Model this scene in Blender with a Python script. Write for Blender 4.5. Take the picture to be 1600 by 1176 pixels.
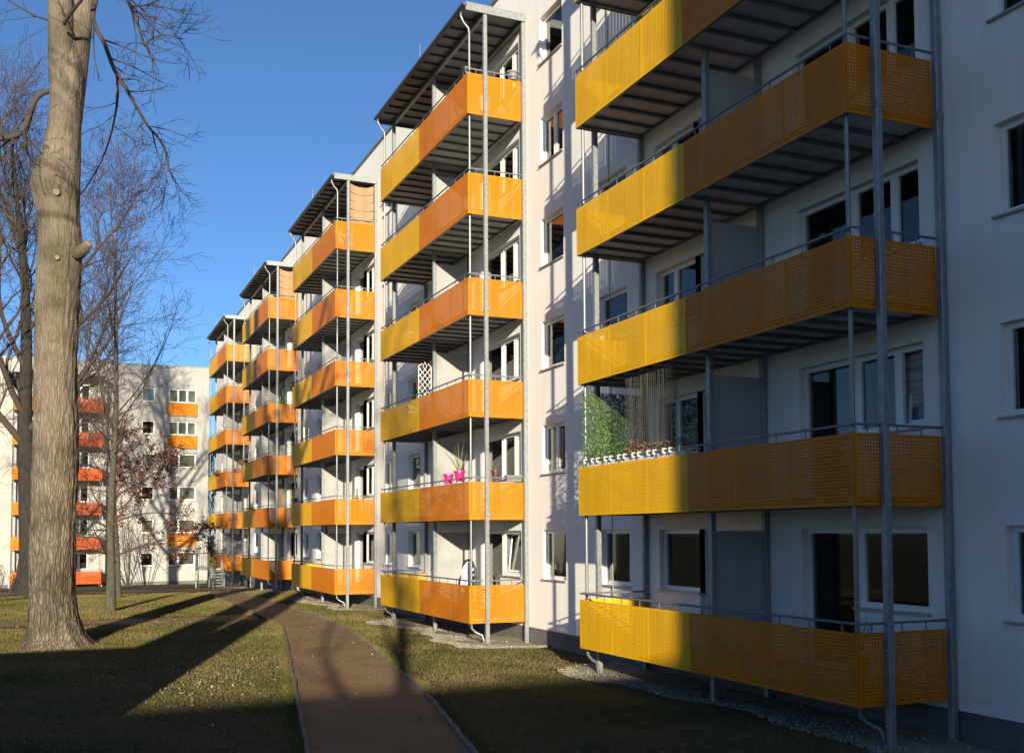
import bpy, math, random
import numpy as np
from mathutils import Vector, Matrix

for o in list(bpy.data.objects): bpy.data.objects.remove(o)
scene = bpy.context.scene
COL = scene.collection
R = math.radians

# ------------------------------------------------------------------ camera
F_PX, YAW, PITCH, ROLL, PP_DY = 1630.7, .41126, .0494, -.00577, 162.26
CAM = Vector((0, 0, 3.05))
fwd = Vector((math.sin(YAW)*math.cos(PITCH), math.cos(YAW)*math.cos(PITCH), math.sin(PITCH)))
rgt = Vector((math.cos(YAW), -math.sin(YAW), 0)); upv = rgt.cross(fwd)
RX = rgt*math.cos(ROLL)+upv*math.sin(ROLL); UX = -rgt*math.sin(ROLL)+upv*math.cos(ROLL)
cd = bpy.data.cameras.new('camera'); cam = bpy.data.objects.new('camera', cd); COL.objects.link(cam)
cd.sensor_width = 36; cd.lens = F_PX/1600*36; cd.shift_y = PP_DY/1600; cd.clip_start = .1; cd.clip_end = 6000
m3 = Matrix((RX, UX, -fwd)).transposed(); cam.matrix_world = Matrix.Translation(CAM) @ m3.to_4x4()
scene.camera = cam

# ------------------------------------------------------------------ sky, sun, exposure
SUN_AZ, SUN_EL = 18.2, 11.5      # direction the light travels, from +Y towards +X; height of the sun
wd = bpy.data.worlds.new('World'); scene.world = wd; wd.use_nodes = True
nt = wd.node_tree; bg = nt.nodes['Background']
sky = nt.nodes.new('ShaderNodeTexSky'); sky.sky_type = 'NISHITA'; sky.sun_disc = False
sky.sun_elevation = R(SUN_EL); sky.sun_rotation = R(180+SUN_AZ)
sky.air_density = 1.0; sky.dust_density = 2.0; sky.ozone_density = 4.5; sky.altitude = 2500
nt.links.new(sky.outputs[0], bg.inputs[0]); bg.inputs[1].default_value = .084
sl = bpy.data.lights.new('sun', 'SUN'); sl.energy = 5; sl.angle = R(.53); sl.color = (1, .885, .665)
so = bpy.data.objects.new('sun', sl); COL.objects.link(so); so.location = (-20, -40, 40)
d = Vector((math.sin(R(SUN_AZ))*math.cos(R(SUN_EL)), math.cos(R(SUN_AZ))*math.cos(R(SUN_EL)), -math.sin(R(SUN_EL))))
so.rotation_euler = d.to_track_quat('-Z', 'Y').to_euler()
vs = scene.view_settings; vs.view_transform = 'Standard'; vs.look = 'None'; vs.exposure = 1.05; vs.gamma = 1; vs.use_curve_mapping = False
scene.render.engine = 'CYCLES'; scene.render.resolution_x = 1024; scene.render.resolution_y = 752
scene.cycles.max_bounces = 8; scene.cycles.transparent_max_bounces = 16

# ------------------------------------------------------------------ materials
MATS = {}
def mat(name, col, rough=.6, metal=0, col2=None, scale=5, detail=4, bump=0, bscale=40, spec=.5, stretch=None, ramp=(.35, .65), streak=0, vary=0):
    if name in MATS: return MATS[name]
    m = bpy.data.materials.new(name); m.use_nodes = True; n = m.node_tree.nodes; l = m.node_tree.links
    b = n['Principled BSDF']; b.inputs['Roughness'].default_value = rough; b.inputs['Metallic'].default_value = metal
    b.inputs['Base Color'].default_value = (*col, 1); b.inputs['Specular IOR Level'].default_value = spec
    tc = n.new('ShaderNodeTexCoord'); vec = tc.outputs['Object']
    if stretch:
        mp = n.new('ShaderNodeMapping'); mp.inputs['Scale'].default_value = stretch; l.new(vec, mp.inputs[0]); vec = mp.outputs[0]
    if col2:
        t = n.new('ShaderNodeTexNoise'); t.inputs['Scale'].default_value = scale; t.inputs['Detail'].default_value = detail; l.new(vec, t.inputs[0])
        r = n.new('ShaderNodeValToRGB'); r.color_ramp.elements[0].position = ramp[0]; r.color_ramp.elements[1].position = ramp[1]
        r.color_ramp.elements[0].color = (*col, 1); r.color_ramp.elements[1].color = (*col2, 1)
        l.new(t.outputs[0], r.inputs[0]); l.new(r.outputs[0], b.inputs['Base Color'])
    def mult(fac_socket, lo, hi, p0, p1):
        rr_ = n.new('ShaderNodeMapRange'); rr_.inputs[1].default_value = p0; rr_.inputs[2].default_value = p1; rr_.inputs[3].default_value = lo; rr_.inputs[4].default_value = hi; l.new(fac_socket, rr_.inputs[0])
        mx = n.new('ShaderNodeMix'); mx.data_type = 'RGBA'; mx.blend_type = 'MULTIPLY'; mx.inputs[0].default_value = 1
        src = b.inputs['Base Color'].links[0].from_socket if b.inputs['Base Color'].links else None
        if src: l.new(src, mx.inputs[6])
        else: mx.inputs[6].default_value = (*col, 1)
        l.new(rr_.outputs[0], mx.inputs[7]); l.new(mx.outputs[2], b.inputs['Base Color'])
    if streak:      # rain streaks and grime running down
        ms = n.new('ShaderNodeMapping'); ms.inputs['Scale'].default_value = (3.2, 3.2, .22); g_ = n.new('ShaderNodeNewGeometry'); l.new(g_.outputs['Position'], ms.inputs[0])
        ts = n.new('ShaderNodeTexNoise'); ts.inputs['Scale'].default_value = 1.6; ts.inputs['Detail'].default_value = 9; ts.inputs['Roughness'].default_value = .62; l.new(ms.outputs[0], ts.inputs[0])
        mult(ts.outputs[0], 1-streak, 1, .32, .6)
    if vary:
        oi = n.new('ShaderNodeObjectInfo'); mult(oi.outputs['Random'], 1-vary, 1, 0, 1)
    if bump:
        t2 = n.new('ShaderNodeTexNoise'); t2.inputs['Scale'].default_value = bscale; t2.inputs['Detail'].default_value = 6; l.new(vec, t2.inputs[0])
        bp = n.new('ShaderNodeBump'); bp.inputs['Strength'].default_value = bump; bp.inputs['Distance'].default_value = .02
        l.new(t2.outputs[0], bp.inputs['Height']); l.new(bp.outputs[0], b.inputs['Normal'])
    MATS[name] = m; return m
M_WALL = mat('white_render', (.83, .805, .755), .9, col2=(.77, .745, .70), scale=.35, detail=8, streak=.06, bump=.25, bscale=220, ramp=(.3, .75))
M_WALLFAR = mat('dimmed_white_render', (.37, .36, .345), .9, col2=(.31, .30, .29), scale=.5, detail=8, streak=.14, bump=.2, bscale=180, ramp=(.3, .75))  # white render, its colour lowered to offset the full sun on it
M_PLINTH = mat('plinth_grey', (.10, .10, .105), .9, col2=(.14, .14, .14), scale=2, bump=.3, bscale=120)
M_STEEL = mat('galvanised_steel', (.19, .205, .215), .45, .35, col2=(.27, .285, .295), scale=14, detail=6, bump=.04, bscale=60)
M_PIPE = mat('zinc_pipe', (.22, .23, .24), .4, .5, col2=(.17, .18, .19), scale=20)
M_DARKSTEEL = mat('rail_steel', (.14, .15, .16), .45, .4, col2=(.19, .2, .21), scale=12)
M_YEL = mat('yellow_paint', (.76, .415, .005), .5, spec=.15, streak=.12, vary=.10, col2=(.67, .35, .005), scale=1.2, detail=6, ramp=(.3, .8))
M_ORA = mat('orange_paint', (.60, .182, .003), .5, spec=.13, streak=.12, vary=.10, col2=(.55, .162, .003), scale=1.2, detail=6, ramp=(.3, .8))
M_RED = mat('red_orange_paint', (.48, .072, .003), .5, spec=.12, streak=.12, vary=.1, col2=(.43, .062, .003), scale=1.2)
M_SOFFIT = mat('soffit_board', (.60, .59, .575), .8, col2=(.50, .49, .48), scale=3)
M_DECK = mat('balcony_deck', (.34, .33, .32), .85, col2=(.28, .27, .26), scale=4)
M_ROOFUNDER = mat('roof_sheet', (.20, .205, .215), .6, .2, col2=(.24, .245, .25), scale=4)
M_DIV = mat('divider_panel', (.30, .30, .295), .75, col2=(.26, .26, .255), scale=2)
M_FRAME = mat('white_pvc', (.76, .76, .75), .35, col2=(.72, .72, .71), scale=3)
M_SILL = mat('metal_sill', (.33, .30, .27), .5, .3, col2=(.4, .37, .34), scale=8)
M_CURT = mat('curtain_white', (.62, .61, .58), .9)
M_BLIND = mat('blind_fabric', (.46, .44, .40), .9, col2=(.30, .28, .26), scale=9, stretch=(.01, .01, 1), ramp=(.45, .55))
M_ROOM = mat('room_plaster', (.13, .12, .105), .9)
M_CAP = mat('parapet_cap', (.22, .23, .24), .5, .5)
M_GUTTER = mat('dark_gutter', (.10, .105, .115), .45, .4)
M_BLACK = mat('black_plastic', (.02, .02, .022), .45)
M_PINK = mat('pink_plastic', (.55, .015, .17), .35)
M_PLUM = mat('plum_plastic', (.07, .02, .035), .5)
M_GREYBOX = mat('grey_plastic', (.16, .17, .17), .6)
M_TERRA = mat('terracotta_box', (.30, .085, .05), .7, col2=(.24, .06, .04), scale=9)
M_CLOTH = mat('white_cloth', (.75, .75, .76), .95, bump=.2, bscale=30)
M_LEAF = mat('ivy_leaf', (.035, .085, .014), .55, col2=(.095, .16, .035), scale=22)
M_SPIKE = mat('spiky_leaf', (.12, .14, .06), .6, col2=(.22, .20, .10), scale=8)
M_FLOWER = mat('dried_flower', (.25, .06, .03), .8, col2=(.10, .12, .04), scale=12)
M_BAMBOO = mat('bamboo_blind', (.36, .21, .115), .8, col2=(.26, .14, .07), scale=30, stretch=(1, 1, 6))
M_TRELLIS = mat('white_trellis', (.7, .68, .62), .6)
M_WOODTR = mat('wood_trellis', (.55, .42, .24), .7, col2=(.45, .33, .18), scale=10)
M_NET = mat('string_curtain', (.07, .066, .062), .7)
M_GREEN = mat('green_parasol', (.01, .05, .02), .8)
M_BOTTLE = mat('brown_ceramic', (.16, .05, .03), .3)
def bark_mat():
    m = bpy.data.materials.new('poplar_bark'); m.use_nodes = True; n = m.node_tree.nodes; l = m.node_tree.links; b = n['Principled BSDF']
    b.inputs['Roughness'].default_value = .95; b.inputs['Specular IOR Level'].default_value = .15
    tc = n.new('ShaderNodeTexCoord'); nz = n.new('ShaderNodeTexNoise'); nz.inputs['Scale'].default_value = 3.5; nz.inputs['Detail'].default_value = 6; l.new(tc.outputs['Object'], nz.inputs[0])
    ad = n.new('ShaderNodeMix'); ad.data_type = 'RGBA'; ad.blend_type = 'LINEAR_LIGHT'; ad.inputs[0].default_value = .07; l.new(tc.outputs['Object'], ad.inputs[6]); l.new(nz.outputs['Color'], ad.inputs[7])
    mp = n.new('ShaderNodeMapping'); mp.inputs['Scale'].default_value = (14, 14, 1.5); l.new(ad.outputs[2], mp.inputs[0])
    vo = n.new('ShaderNodeTexVoronoi'); vo.feature = 'DISTANCE_TO_EDGE'; vo.inputs['Scale'].default_value = 1.0; l.new(mp.outputs[0], vo.inputs['Vector'])
    rp = n.new('ShaderNodeMapRange'); rp.inputs[1].default_value = .0; rp.inputs[2].default_value = .26; l.new(vo.outputs['Distance'], rp.inputs[0])
    mp2 = n.new('ShaderNodeMapping'); mp2.inputs['Scale'].default_value = (7, 7, 2.2); l.new(tc.outputs['Object'], mp2.inputs[0])
    n2 = n.new('ShaderNodeTexNoise'); n2.inputs['Scale'].default_value = 3; n2.inputs['Detail'].default_value = 10; n2.inputs['Roughness'].default_value = .65; l.new(mp2.outputs[0], n2.inputs[0])
    n3 = n.new('ShaderNodeTexNoise'); n3.inputs['Scale'].default_value = .8; n3.inputs['Detail'].default_value = 5; l.new(tc.outputs['Object'], n3.inputs[0])
    sx = n.new('ShaderNodeSeparateXYZ'); l.new(tc.outputs['Object'], sx.inputs[0])
    fz = n.new('ShaderNodeMapRange'); fz.inputs[1].default_value = 2; fz.inputs[2].default_value = 12; fz.inputs[3].default_value = .12; fz.inputs[4].default_value = .72; l.new(sx.outputs[2], fz.inputs[0])
    sm = n.new('ShaderNodeMix'); sm.data_type = 'FLOAT'; sm.inputs[3].default_value = .8; l.new(fz.outputs[0], sm.inputs[0]); l.new(rp.outputs[0], sm.inputs[2])
    hh = n.new('ShaderNodeMath'); hh.operation = 'MULTIPLY'; l.new(sm.outputs[0], hh.inputs[0]); l.new(n2.outputs[0], hh.inputs[1])
    r = n.new('ShaderNodeValToRGB'); e = r.color_ramp.elements; e[0].position = .02; e[0].color = (.06, .047, .036, 1); e[1].position = .58; e[1].color = (.245, .20, .155, 1); x = e.new(.2); x.color = (.135, .107, .081, 1)
    l.new(hh.outputs[0], r.inputs[0])
    r3 = n.new('ShaderNodeValToRGB'); r3.color_ramp.elements[0].position = .36; r3.color_ramp.elements[0].color = (.5, .52, .46, 1); r3.color_ramp.elements[1].position = .6; r3.color_ramp.elements[1].color = (1, 1, 1, 1); l.new(n3.outputs[0], r3.inputs[0])
    mm = n.new('ShaderNodeMix'); mm.data_type = 'RGBA'; mm.blend_type = 'MULTIPLY'; mm.inputs[0].default_value = 1; l.new(r.outputs[0], mm.inputs[6]); l.new(r3.outputs[0], mm.inputs[7]); l.new(mm.outputs[2], b.inputs['Base Color'])
    bp = n.new('ShaderNodeBump'); bp.inputs['Strength'].default_value = 1; bp.inputs['Distance'].default_value = .06; l.new(hh.outputs[0], bp.inputs['Height']); l.new(bp.outputs[0], b.inputs['Normal'])
    MATS['poplar_bark'] = m; return m
M_BARK = bark_mat()
M_BARKSHADE = mat('shade_dark_bark', (.012, .010, .009), .95, col2=(.028, .023, .019), scale=5, bump=.6, bscale=9, stretch=(2, 2, .5))  # shade from neighbouring trees is painted into this bark tone
M_BARKGREY = mat('grey_bark', (.038, .034, .023), .95, col2=(.075, .064, .044), scale=6, bump=.4, bscale=16, stretch=(2, 2, .6))
M_TWIG = mat('twig_bark', (.05, .035, .027), .9)
M_TWIGL = mat('twig_pale', (.11, .08, .062), .9)
M_BROWNLEAF = mat('dry_leaf', (.085, .030, .017), .8, col2=(.15, .058, .03), scale=7)
M_CUT = mat('cut_wood', (.24, .19, .14), .9, col2=(.16, .12, .085), scale=14)
M_EDGE = mat('edging_stone', (.19, .155, .12), .9, col2=(.13, .105, .08), scale=6, bump=.4, bscale=60)
M_LAMP = bpy.data.materials.new('paper_lamp'); M_LAMP.use_nodes = True
_b = M_LAMP.node_tree.nodes['Principled BSDF']; _b.inputs['Base Color'].default_value = (.5, .12, .04, 1)
_b.inputs['Emission Color'].default_value = (1, .16, .05, 1); _b.inputs['Emission Strength'].default_value = .22

def glass():
    m = bpy.data.materials.new('window_glass'); m.use_nodes = True; n = m.node_tree.nodes; l = m.node_tree.links
    n.remove(n['Principled BSDF']); out = n['Material Output']
    t = n.new('ShaderNodeBsdfTransparent'); t.inputs[0].default_value = (.62, .66, .64, 1)
    g = n.new('ShaderNodeBsdfGlossy'); g.inputs['Roughness'].default_value = .03
    f = n.new('ShaderNodeFresnel'); f.inputs[0].default_value = 1.55
    ma = n.new('ShaderNodeMath'); ma.operation = 'MULTIPLY_ADD'; ma.inputs[1].default_value = 1.2; ma.inputs[2].default_value = .03; ma.use_clamp = True
    mx = n.new('ShaderNodeMixShader'); l.new(f.outputs[0], ma.inputs[0]); l.new(ma.outputs[0], mx.inputs[0])
    l.new(t.outputs[0], mx.inputs[1]); l.new(g.outputs[0], mx.inputs[2]); l.new(mx.outputs[0], out.inputs[0])
    return m
M_GLASS = glass()

def soil_mat(name, stops, scale, bump, bscale, big=.12, bigw=.35, rough=.95, fine=1.0):
    m = bpy.data.materials.new(name); m.use_nodes = True; n = m.node_tree.nodes; l = m.node_tree.links; b = n['Principled BSDF']
    b.inputs['Roughness'].default_value = rough; b.inputs['Specular IOR Level'].default_value = .2
    g = n.new('ShaderNodeNewGeometry')
    a = n.new('ShaderNodeTexNoise'); a.inputs['Scale'].default_value = scale; a.inputs['Detail'].default_value = 8; l.new(g.outputs['Position'], a.inputs[0])
    c = n.new('ShaderNodeTexNoise'); c.inputs['Scale'].default_value = big; c.inputs['Detail'].default_value = 4; l.new(g.outputs['Position'], c.inputs[0])
    mx = n.new('ShaderNodeMix'); mx.data_type = 'FLOAT'; mx.inputs[0].default_value = bigw; l.new(a.outputs[0], mx.inputs[2]); l.new(c.outputs[0], mx.inputs[3])
    r = n.new('ShaderNodeValToRGB'); e = r.color_ramp.elements
    e[0].position, e[0].color = stops[0][0], (*stops[0][1], 1); e[1].position, e[1].color = stops[-1][0], (*stops[-1][1], 1)
    for p, cc in stops[1:-1]: x = e.new(p); x.color = (*cc, 1)
    l.new(mx.outputs[0], r.inputs[0]); l.new(r.outputs[0], b.inputs['Base Color'])
    t2 = n.new('ShaderNodeTexNoise'); t2.inputs['Scale'].default_value = bscale; t2.inputs['Detail'].default_value = 8; l.new(g.outputs['Position'], t2.inputs[0])
    bp = n.new('ShaderNodeBump'); bp.inputs['Strength'].default_value = bump; bp.inputs['Distance'].default_value = .03; l.new(t2.outputs[0], bp.inputs['Height']); l.new(bp.outputs[0], b.inputs['Normal'])
    return m
M_GROUND = soil_mat('lawn_soil', [(.30, (.030, .032, .010)), (.46, (.062, .060, .019)), (.56, (.085, .066, .028)), (.70, (.12, .085, .045))], 2.2, .8, 30, big=.35, bigw=.6)
M_BLADE = soil_mat('grass_blade', [(.32, (.048, .056, .012)), (.46, (.10, .094, .026)), (.56, (.15, .115, .045)), (.70, (.20, .14, .07))], 9, 0, 30, big=.35, bigw=.6)
M_PATH = soil_mat('path_grit', [(.28, (.15, .092, .046)), (.5, (.23, .145, .072)), (.62, (.275, .18, .094)), (.75, (.35, .255, .15))], 22, .8, 55, big=.7, bigw=.45)
M_GRAVEL = soil_mat('gravel_bed', [(.3, (.16, .13, .095)), (.5, (.28, .235, .175)), (.7, (.38, .33, .26))], 24, .9, 45)
M_PEBBLE = mat('pebble', (.20, .175, .14), .9, col2=(.34, .305, .25), scale=9)

# ------------------------------------------------------------------ mesh helpers
class MB:
    def __init__(s): s.v = []; s.f = []
    def quad(s, a, b, c, e): i = len(s.v); s.v += [a, b, c, e]; s.f.append((i, i+1, i+2, i+3)); return s
    def tri(s, a, b, c): i = len(s.v); s.v += [a, b, c]; s.f.append((i, i+1, i+2)); return s
    def box(s, x0, x1, y0, y1, z0, z1):
        i = len(s.v); s.v += [(x, y, z) for z in (z0, z1) for y in (y0, y1) for x in (x0, x1)]
        s.f += [tuple(i+k for k in q) for q in ((0, 2, 3, 1), (4, 5, 7, 6), (0, 1, 5, 4), (2, 6, 7, 3), (0, 4, 6, 2), (1, 3, 7, 5))]; return s
    def tube(s, pts, rad, n=8, cap=True):
        pts = [Vector(p) for p in pts]
        if not hasattr(rad, '__len__'): rad = [rad]*len(pts)
        ref = Vector((.13, .31, .94))
        base = len(s.v); prev = None
        for i, p in enumerate(pts):
            t = (pts[min(i+1, len(pts)-1)]-pts[max(i-1, 0)]).normalized()
            if prev is None:
                u = t.cross(ref if abs(t.dot(ref)) < .95 else Vector((1, 0, 0))).normalized()
            else: u = (prev-t*prev.dot(t)).normalized()
            prev = u; w = t.cross(u)
            for k in range(n):
                a = 2*math.pi*k/n; s.v.append(tuple(p+(u*math.cos(a)+w*math.sin(a))*rad[i]))
        for i in range(len(pts)-1):
            for k in range(n):
                a = base+i*n+k; b = base+i*n+(k+1) % n; s.f.append((a, b, b+n, a+n))
        if cap: s.f.append(tuple(base+k for k in reversed(range(n)))); e = base+(len(pts)-1)*n; s.f.append(tuple(e+k for k in range(n)))
        return s
    def lathe(s, c, prof, n=16):
        b = len(s.v)
        for r_, z in prof:
            for k in range(n): a = 2*math.pi*k/n; s.v.append((c[0]+r_*math.cos(a), c[1]+r_*math.sin(a), c[2]+z))
        for i in range(len(prof)-1):
            for k in range(n): s.f.append((b+i*n+k, b+i*n+(k+1) % n, b+(i+1)*n+(k+1) % n, b+(i+1)*n+k))
        s.f.append(tuple(b+k for k in reversed(range(n)))); e = b+(len(prof)-1)*n; s.f.append(tuple(e+k for k in range(n))); return s
    def mesh(s, name, m, smooth=False):
        me = bpy.data.meshes.new(name); me.from_pydata(s.v, [], s.f); me.materials.append(m)
        if smooth: me.polygons.foreach_set('use_smooth', [True]*len(me.polygons))
        return me
    def obj(s, name, m, parent=None, loc=(0, 0, 0), smooth=False): return put(name, s.mesh(name, m, smooth), parent, loc)
def npmesh(name, V, F, m, smooth=False):        # F: (n,k) array
    me = bpy.data.meshes.new(name); V = np.asarray(V, np.float32); F = np.asarray(F, np.int32); k = F.shape[1]
    me.vertices.add(len(V)); me.vertices.foreach_set('co', V.ravel())
    me.loops.add(F.size); me.loops.foreach_set('vertex_index', F.ravel())
    me.polygons.add(len(F)); me.polygons.foreach_set('loop_start', np.arange(0, F.size, k, dtype=np.int32))
    if smooth: me.polygons.foreach_set('use_smooth', np.ones(len(F), bool))
    me.materials.append(m); me.update(calc_edges=True); me.validate(); return me
def put(name, me, parent=None, loc=(0, 0, 0), rz=0, m=None):
    o = bpy.data.objects.new(name, me); COL.objects.link(o); o.location = loc; o.rotation_euler = (0, 0, rz)
    if parent: o.parent = parent
    if m: o.material_slots[0].link = 'OBJECT'; o.material_slots[0].material = m
    return o
def tag(o, label, cat, group=None):
    o['label'] = label; o['category'] = cat
    if group: o['group'] = group
    return o
def thing(name, label, cat, loc=(0, 0, 0), rz=0, group=None): return tag(put(name, None, None, loc, rz), label, cat, group)
def struct(o): o['kind'] = 'structure'; return o
def stuff(o): o['kind'] = 'stuff'; return o
def wpt(u, v, depth):      # a place on the photograph's line of sight, at a distance along the view axis
    r = fwd+RX*((u-800)/F_PX)-UX*((v-588-PP_DY)/F_PX); return CAM+r*depth

# ------------------------------------------------------------------ ground, path, beds
WALLX = 11.95
def gz(y): return 0 if y < 54 else -.031*(min(y, 140)-54)
ys = [-600, -100, 0, 30, 54, 70, 93, 140, 400, 3000]; xs = [-1500, -200, -40, 0, 12, 40, 200, 1500]
g = MB(); g.v = [(x, y, gz(y)) for y in ys for x in xs]; nx = len(xs)
g.f = [(j*nx+i, j*nx+i+1, (j+1)*nx+i+1, (j+1)*nx+i) for j in range(len(ys)-1) for i in range(nx-1)]
struct(g.obj('ground', M_GROUND))
def spline(pts, step=.5):
    P = [Vector((p[0], p[1], 0)) for p in pts]; out = []
    for i in range(len(P)-1):
        a = P[max(i-1, 0)]; b = P[i]; c = P[i+1]; e = P[min(i+2, len(P)-1)]; n = max(2, int((c-b).length/step))
        for k in range(n):
            t = k/n; out.append(.5*((2*b)+(c-a)*t+(2*a-5*b+4*c-e)*t*t+(3*b-a-3*c+e)*t**3))
    out.append(P[-1]); return out
PL = [(.6, 1), (2.0, 8), (3.24, 14.6), (4.0, 18.8), (5.125, 25), (6.05, 30.1), (6.84, 34.6), (7.0, 40), (7.0, 46), (6.98, 50.7), (7.2, 54), (7.6, 58), (8.3, 64), (9.0, 70)]
PR = [(2.7, 1), (4.2, 8), (5.33, 13.6), (6.5, 19.2), (7.28, 24.5), (8.0, 29.5), (8.5, 33.3), (8.85, 41), (8.85, 46.2), (8.77, 52.5), (8.9, 56), (9.1, 60), (9.7, 65), (10.3, 70)]
def strip(name, A, B, m, z, n=110):
    def res(P):
        Q = spline(P, .3); L = [0]
        for a, b in zip(Q, Q[1:]): L.append(L[-1]+(b-a).length)
        out = []
        for k in range(n+1):
            t = L[-1]*k/n; i = max(j for j in range(len(L)) if L[j] <= t+1e-9); i = min(i, len(Q)-2)
            f = (t-L[i])/max(1e-9, L[i+1]-L[i]); out.append(Q[i].lerp(Q[i+1], f))
        return out
    a = res(A); b = res(B); mb = MB()
    for p, q in zip(a, b): mb.v += [(p.x, p.y, gz(p.y)+z), (q.x, q.y, gz(q.y)+z)]
    mb.f = [(2*i, 2*i+1, 2*i+3, 2*i+2) for i in range(n)]
    return struct(mb.obj(name, m))
strip('path', PL, PR, M_PATH, .008)
strip('side_path', [(7.2, 34.6), (5.5, 36.6), (3, 37.9), (0, 38.6), (-6, 39), (-14, 39.5)], [(7.1, 41.5), (5.6, 40.3), (3, 40.1), (0, 40.4), (-6, 41), (-14, 41.5)], M_PATH, .004)
strip('forecourt_path', [(9.6, 69.6), (8.2, 66.5), (4, 66.5), (-2, 68), (-12, 70)], [(10.3, 71), (8.4, 70.5), (4, 71), (-2, 72.5), (-12, 74.5)], M_PATH, .004)
def edging(pts, name):
    Q = spline(pts, .5); mb = MB(); rr = random.Random(3); n = len(Q)
    for i in range(n):
        t = (Q[min(i+1, n-1)]-Q[max(i-1, 0)]).normalized(); s = Vector((t.y, -t.x, 0)); h = .055+rr.uniform(-.012, .012); j = rr.uniform(-.012, .012)
        for off, z in ((-.035, -.05), (-.035, h-.01), (-.02, h), (.02, h), (.035, h-.01), (.035, -.05)):
            p = Q[i]+s*(off+j); mb.v.append((p.x, p.y, gz(p.y)+z))
    for i in range(n-1):
        for k in range(5): a = i*6+k; mb.f.append((a, a+1, a+7, a+6))
    return struct(mb.obj(name, M_EDGE))
edging(PL[:7], 'path_edging'); edging(PR[:12], 'path_edging')
edging([(7.15, 41.6)]+PL[8:13], 'path_edging')
TOWER_Y = [11.45, 26.36, 41.22, 56.05, 71.1]; TW = 8.42; TX = 10.22
rng = random.Random(7)
def bed(y0, y1, front):
    n = 60; mb = MB(); E_ = []
    for i in range(n+1):
        y = y0+(y1-y0)*i/n; t = i/n
        x = front-.28*math.sin(t*9+y0)-.12*math.sin(t*31+y0)+(1.6*(max(0, .09-t)/.09)**2+1.2*(max(0, t-.93)/.07)**2)
        E_.append((min(x, WALLX-.05), y)); 
    for x, y in E_:
        for k in range(5): xx = x+(WALLX+.02-x)*k/4; mb.v.append((xx, y, gz(y)+.006+(.03*math.sin(k*1.7+y*2.1)+.03 if 0 < k else 0)))
    mb.f = [(i*5+k, i*5+k+1, i*5+k+6, i*5+k+5) for i in range(n) for k in range(4)]
    struct(mb.obj('gravel_bed', M_GRAVEL)); return E_
BEDS = [bed(6, 21.5, 10.35), bed(25.0, 35.4, 10.05), bed(39.9, 50.2, 10.1), bed(54.8, 65, 10.1), bed(68.5, 80, 10.1)]
# pebbles on the nearer beds, one mass
def pebbles():
    V = []; F = []; oct_ = np.array([(1, 0, 0), (0, 1, 0), (-1, 0, 0), (0, -1, 0), (0, 0, .7), (0, 0, -.7)], float)
    of = np.array([(0, 1, 4), (1, 2, 4), (2, 3, 4), (3, 0, 4), (1, 0, 5), (2, 1, 5), (3, 2, 5), (0, 3, 5)])
    rs = np.random.RandomState(5); b = 0
    for E_, cnt in zip(BEDS[:3], (5000, 4200, 1800)):
        for _ in range(cnt):
            x0, y = E_[rs.randint(len(E_))]; y += rs.uniform(-.1, .1); x = x0-.12+(abs(rs.normal())*.55 if rs.rand() < .8 else rs.rand()*1.8)
            if x > WALLX-.1: continue
            s = rs.uniform(.010, .030)*(1.6 if rs.rand() < .06 else 1)
            V.append(oct_*s*rs.uniform(.7, 1.3, 3)+(x, y, gz(y)+.03+s*.3)); F.append(of+b); b += 6
    stuff(put('gravel_pebbles', npmesh('gravel_pebbles', np.concatenate(V), np.concatenate(F), M_PEBBLE)))['label'] = 'pale pebbles lying on the gravel beds below the balconies'
pebbles()

# ------------------------------------------------------------------ buildings
def wall_mesh(mb, Y0, Y1, Z0, Z1, holes, depth=.2, thick=11.0):
    yc = sorted({Y0, Y1, *[h[0] for h in holes], *[h[1] for h in holes]}); zc = sorted({Z0, Z1, *[h[2] for h in holes], *[h[3] for h in holes]})
    def hole(i, j):
        if i < 0 or j < 0 or i >= len(yc)-1 or j >= len(zc)-1: return False
        y = (yc[i]+yc[i+1])/2; z = (zc[j]+zc[j+1])/2
        return any(h[0] < y < h[1] and h[2] < z < h[3] for h in holes)
    H = [[hole(i, j) for j in range(len(zc)-1)] for i in range(len(yc)-1)]
    for i in range(len(yc)-1):
        a, b = yc[i], yc[i+1]
        for j in range(len(zc)-1):
            c, e = zc[j], zc[j+1]
            if not H[i][j]: mb.quad((0, b, c), (0, a, c), (0, a, e), (0, b, e)); continue
            if i == 0 or not H[i-1][j]: mb.quad((0, a, c), (depth, a, c), (depth, a, e), (0, a, e))
            if i == len(yc)-2 or not H[i+1][j]: mb.quad((depth, b, c), (0, b, c), (0, b, e), (depth, b, e))
            if j == 0 or not H[i][j-1]: mb.quad((0, a, c), (0, b, c), (depth, b, c), (depth, a, c))
            if j == len(zc)-2 or not H[i][j+1]: mb.quad((depth, a, e), (depth, b, e), (0, b, e), (0, a, e))
    T = thick
    mb.quad((0, Y0, Z0), (T, Y0, Z0), (T, Y0, Z1), (0, Y0, Z1)); mb.quad((T, Y1, Z0), (0, Y1, Z0), (0, Y1, Z1), (T, Y1, Z1))
    mb.quad((T, Y0, Z0), (T, Y1, Z0), (T, Y1, Z1), (T, Y0, Z1)); mb.quad((0, Y0, Z1), (T, Y0, Z1), (T, Y1, Z1), (0, Y1, Z1))
    return mb
CACHE = {}
def cm(key, fn, *a):
    if key not in CACHE: CACHE[key] = fn()
    return CACHE[key]
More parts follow.
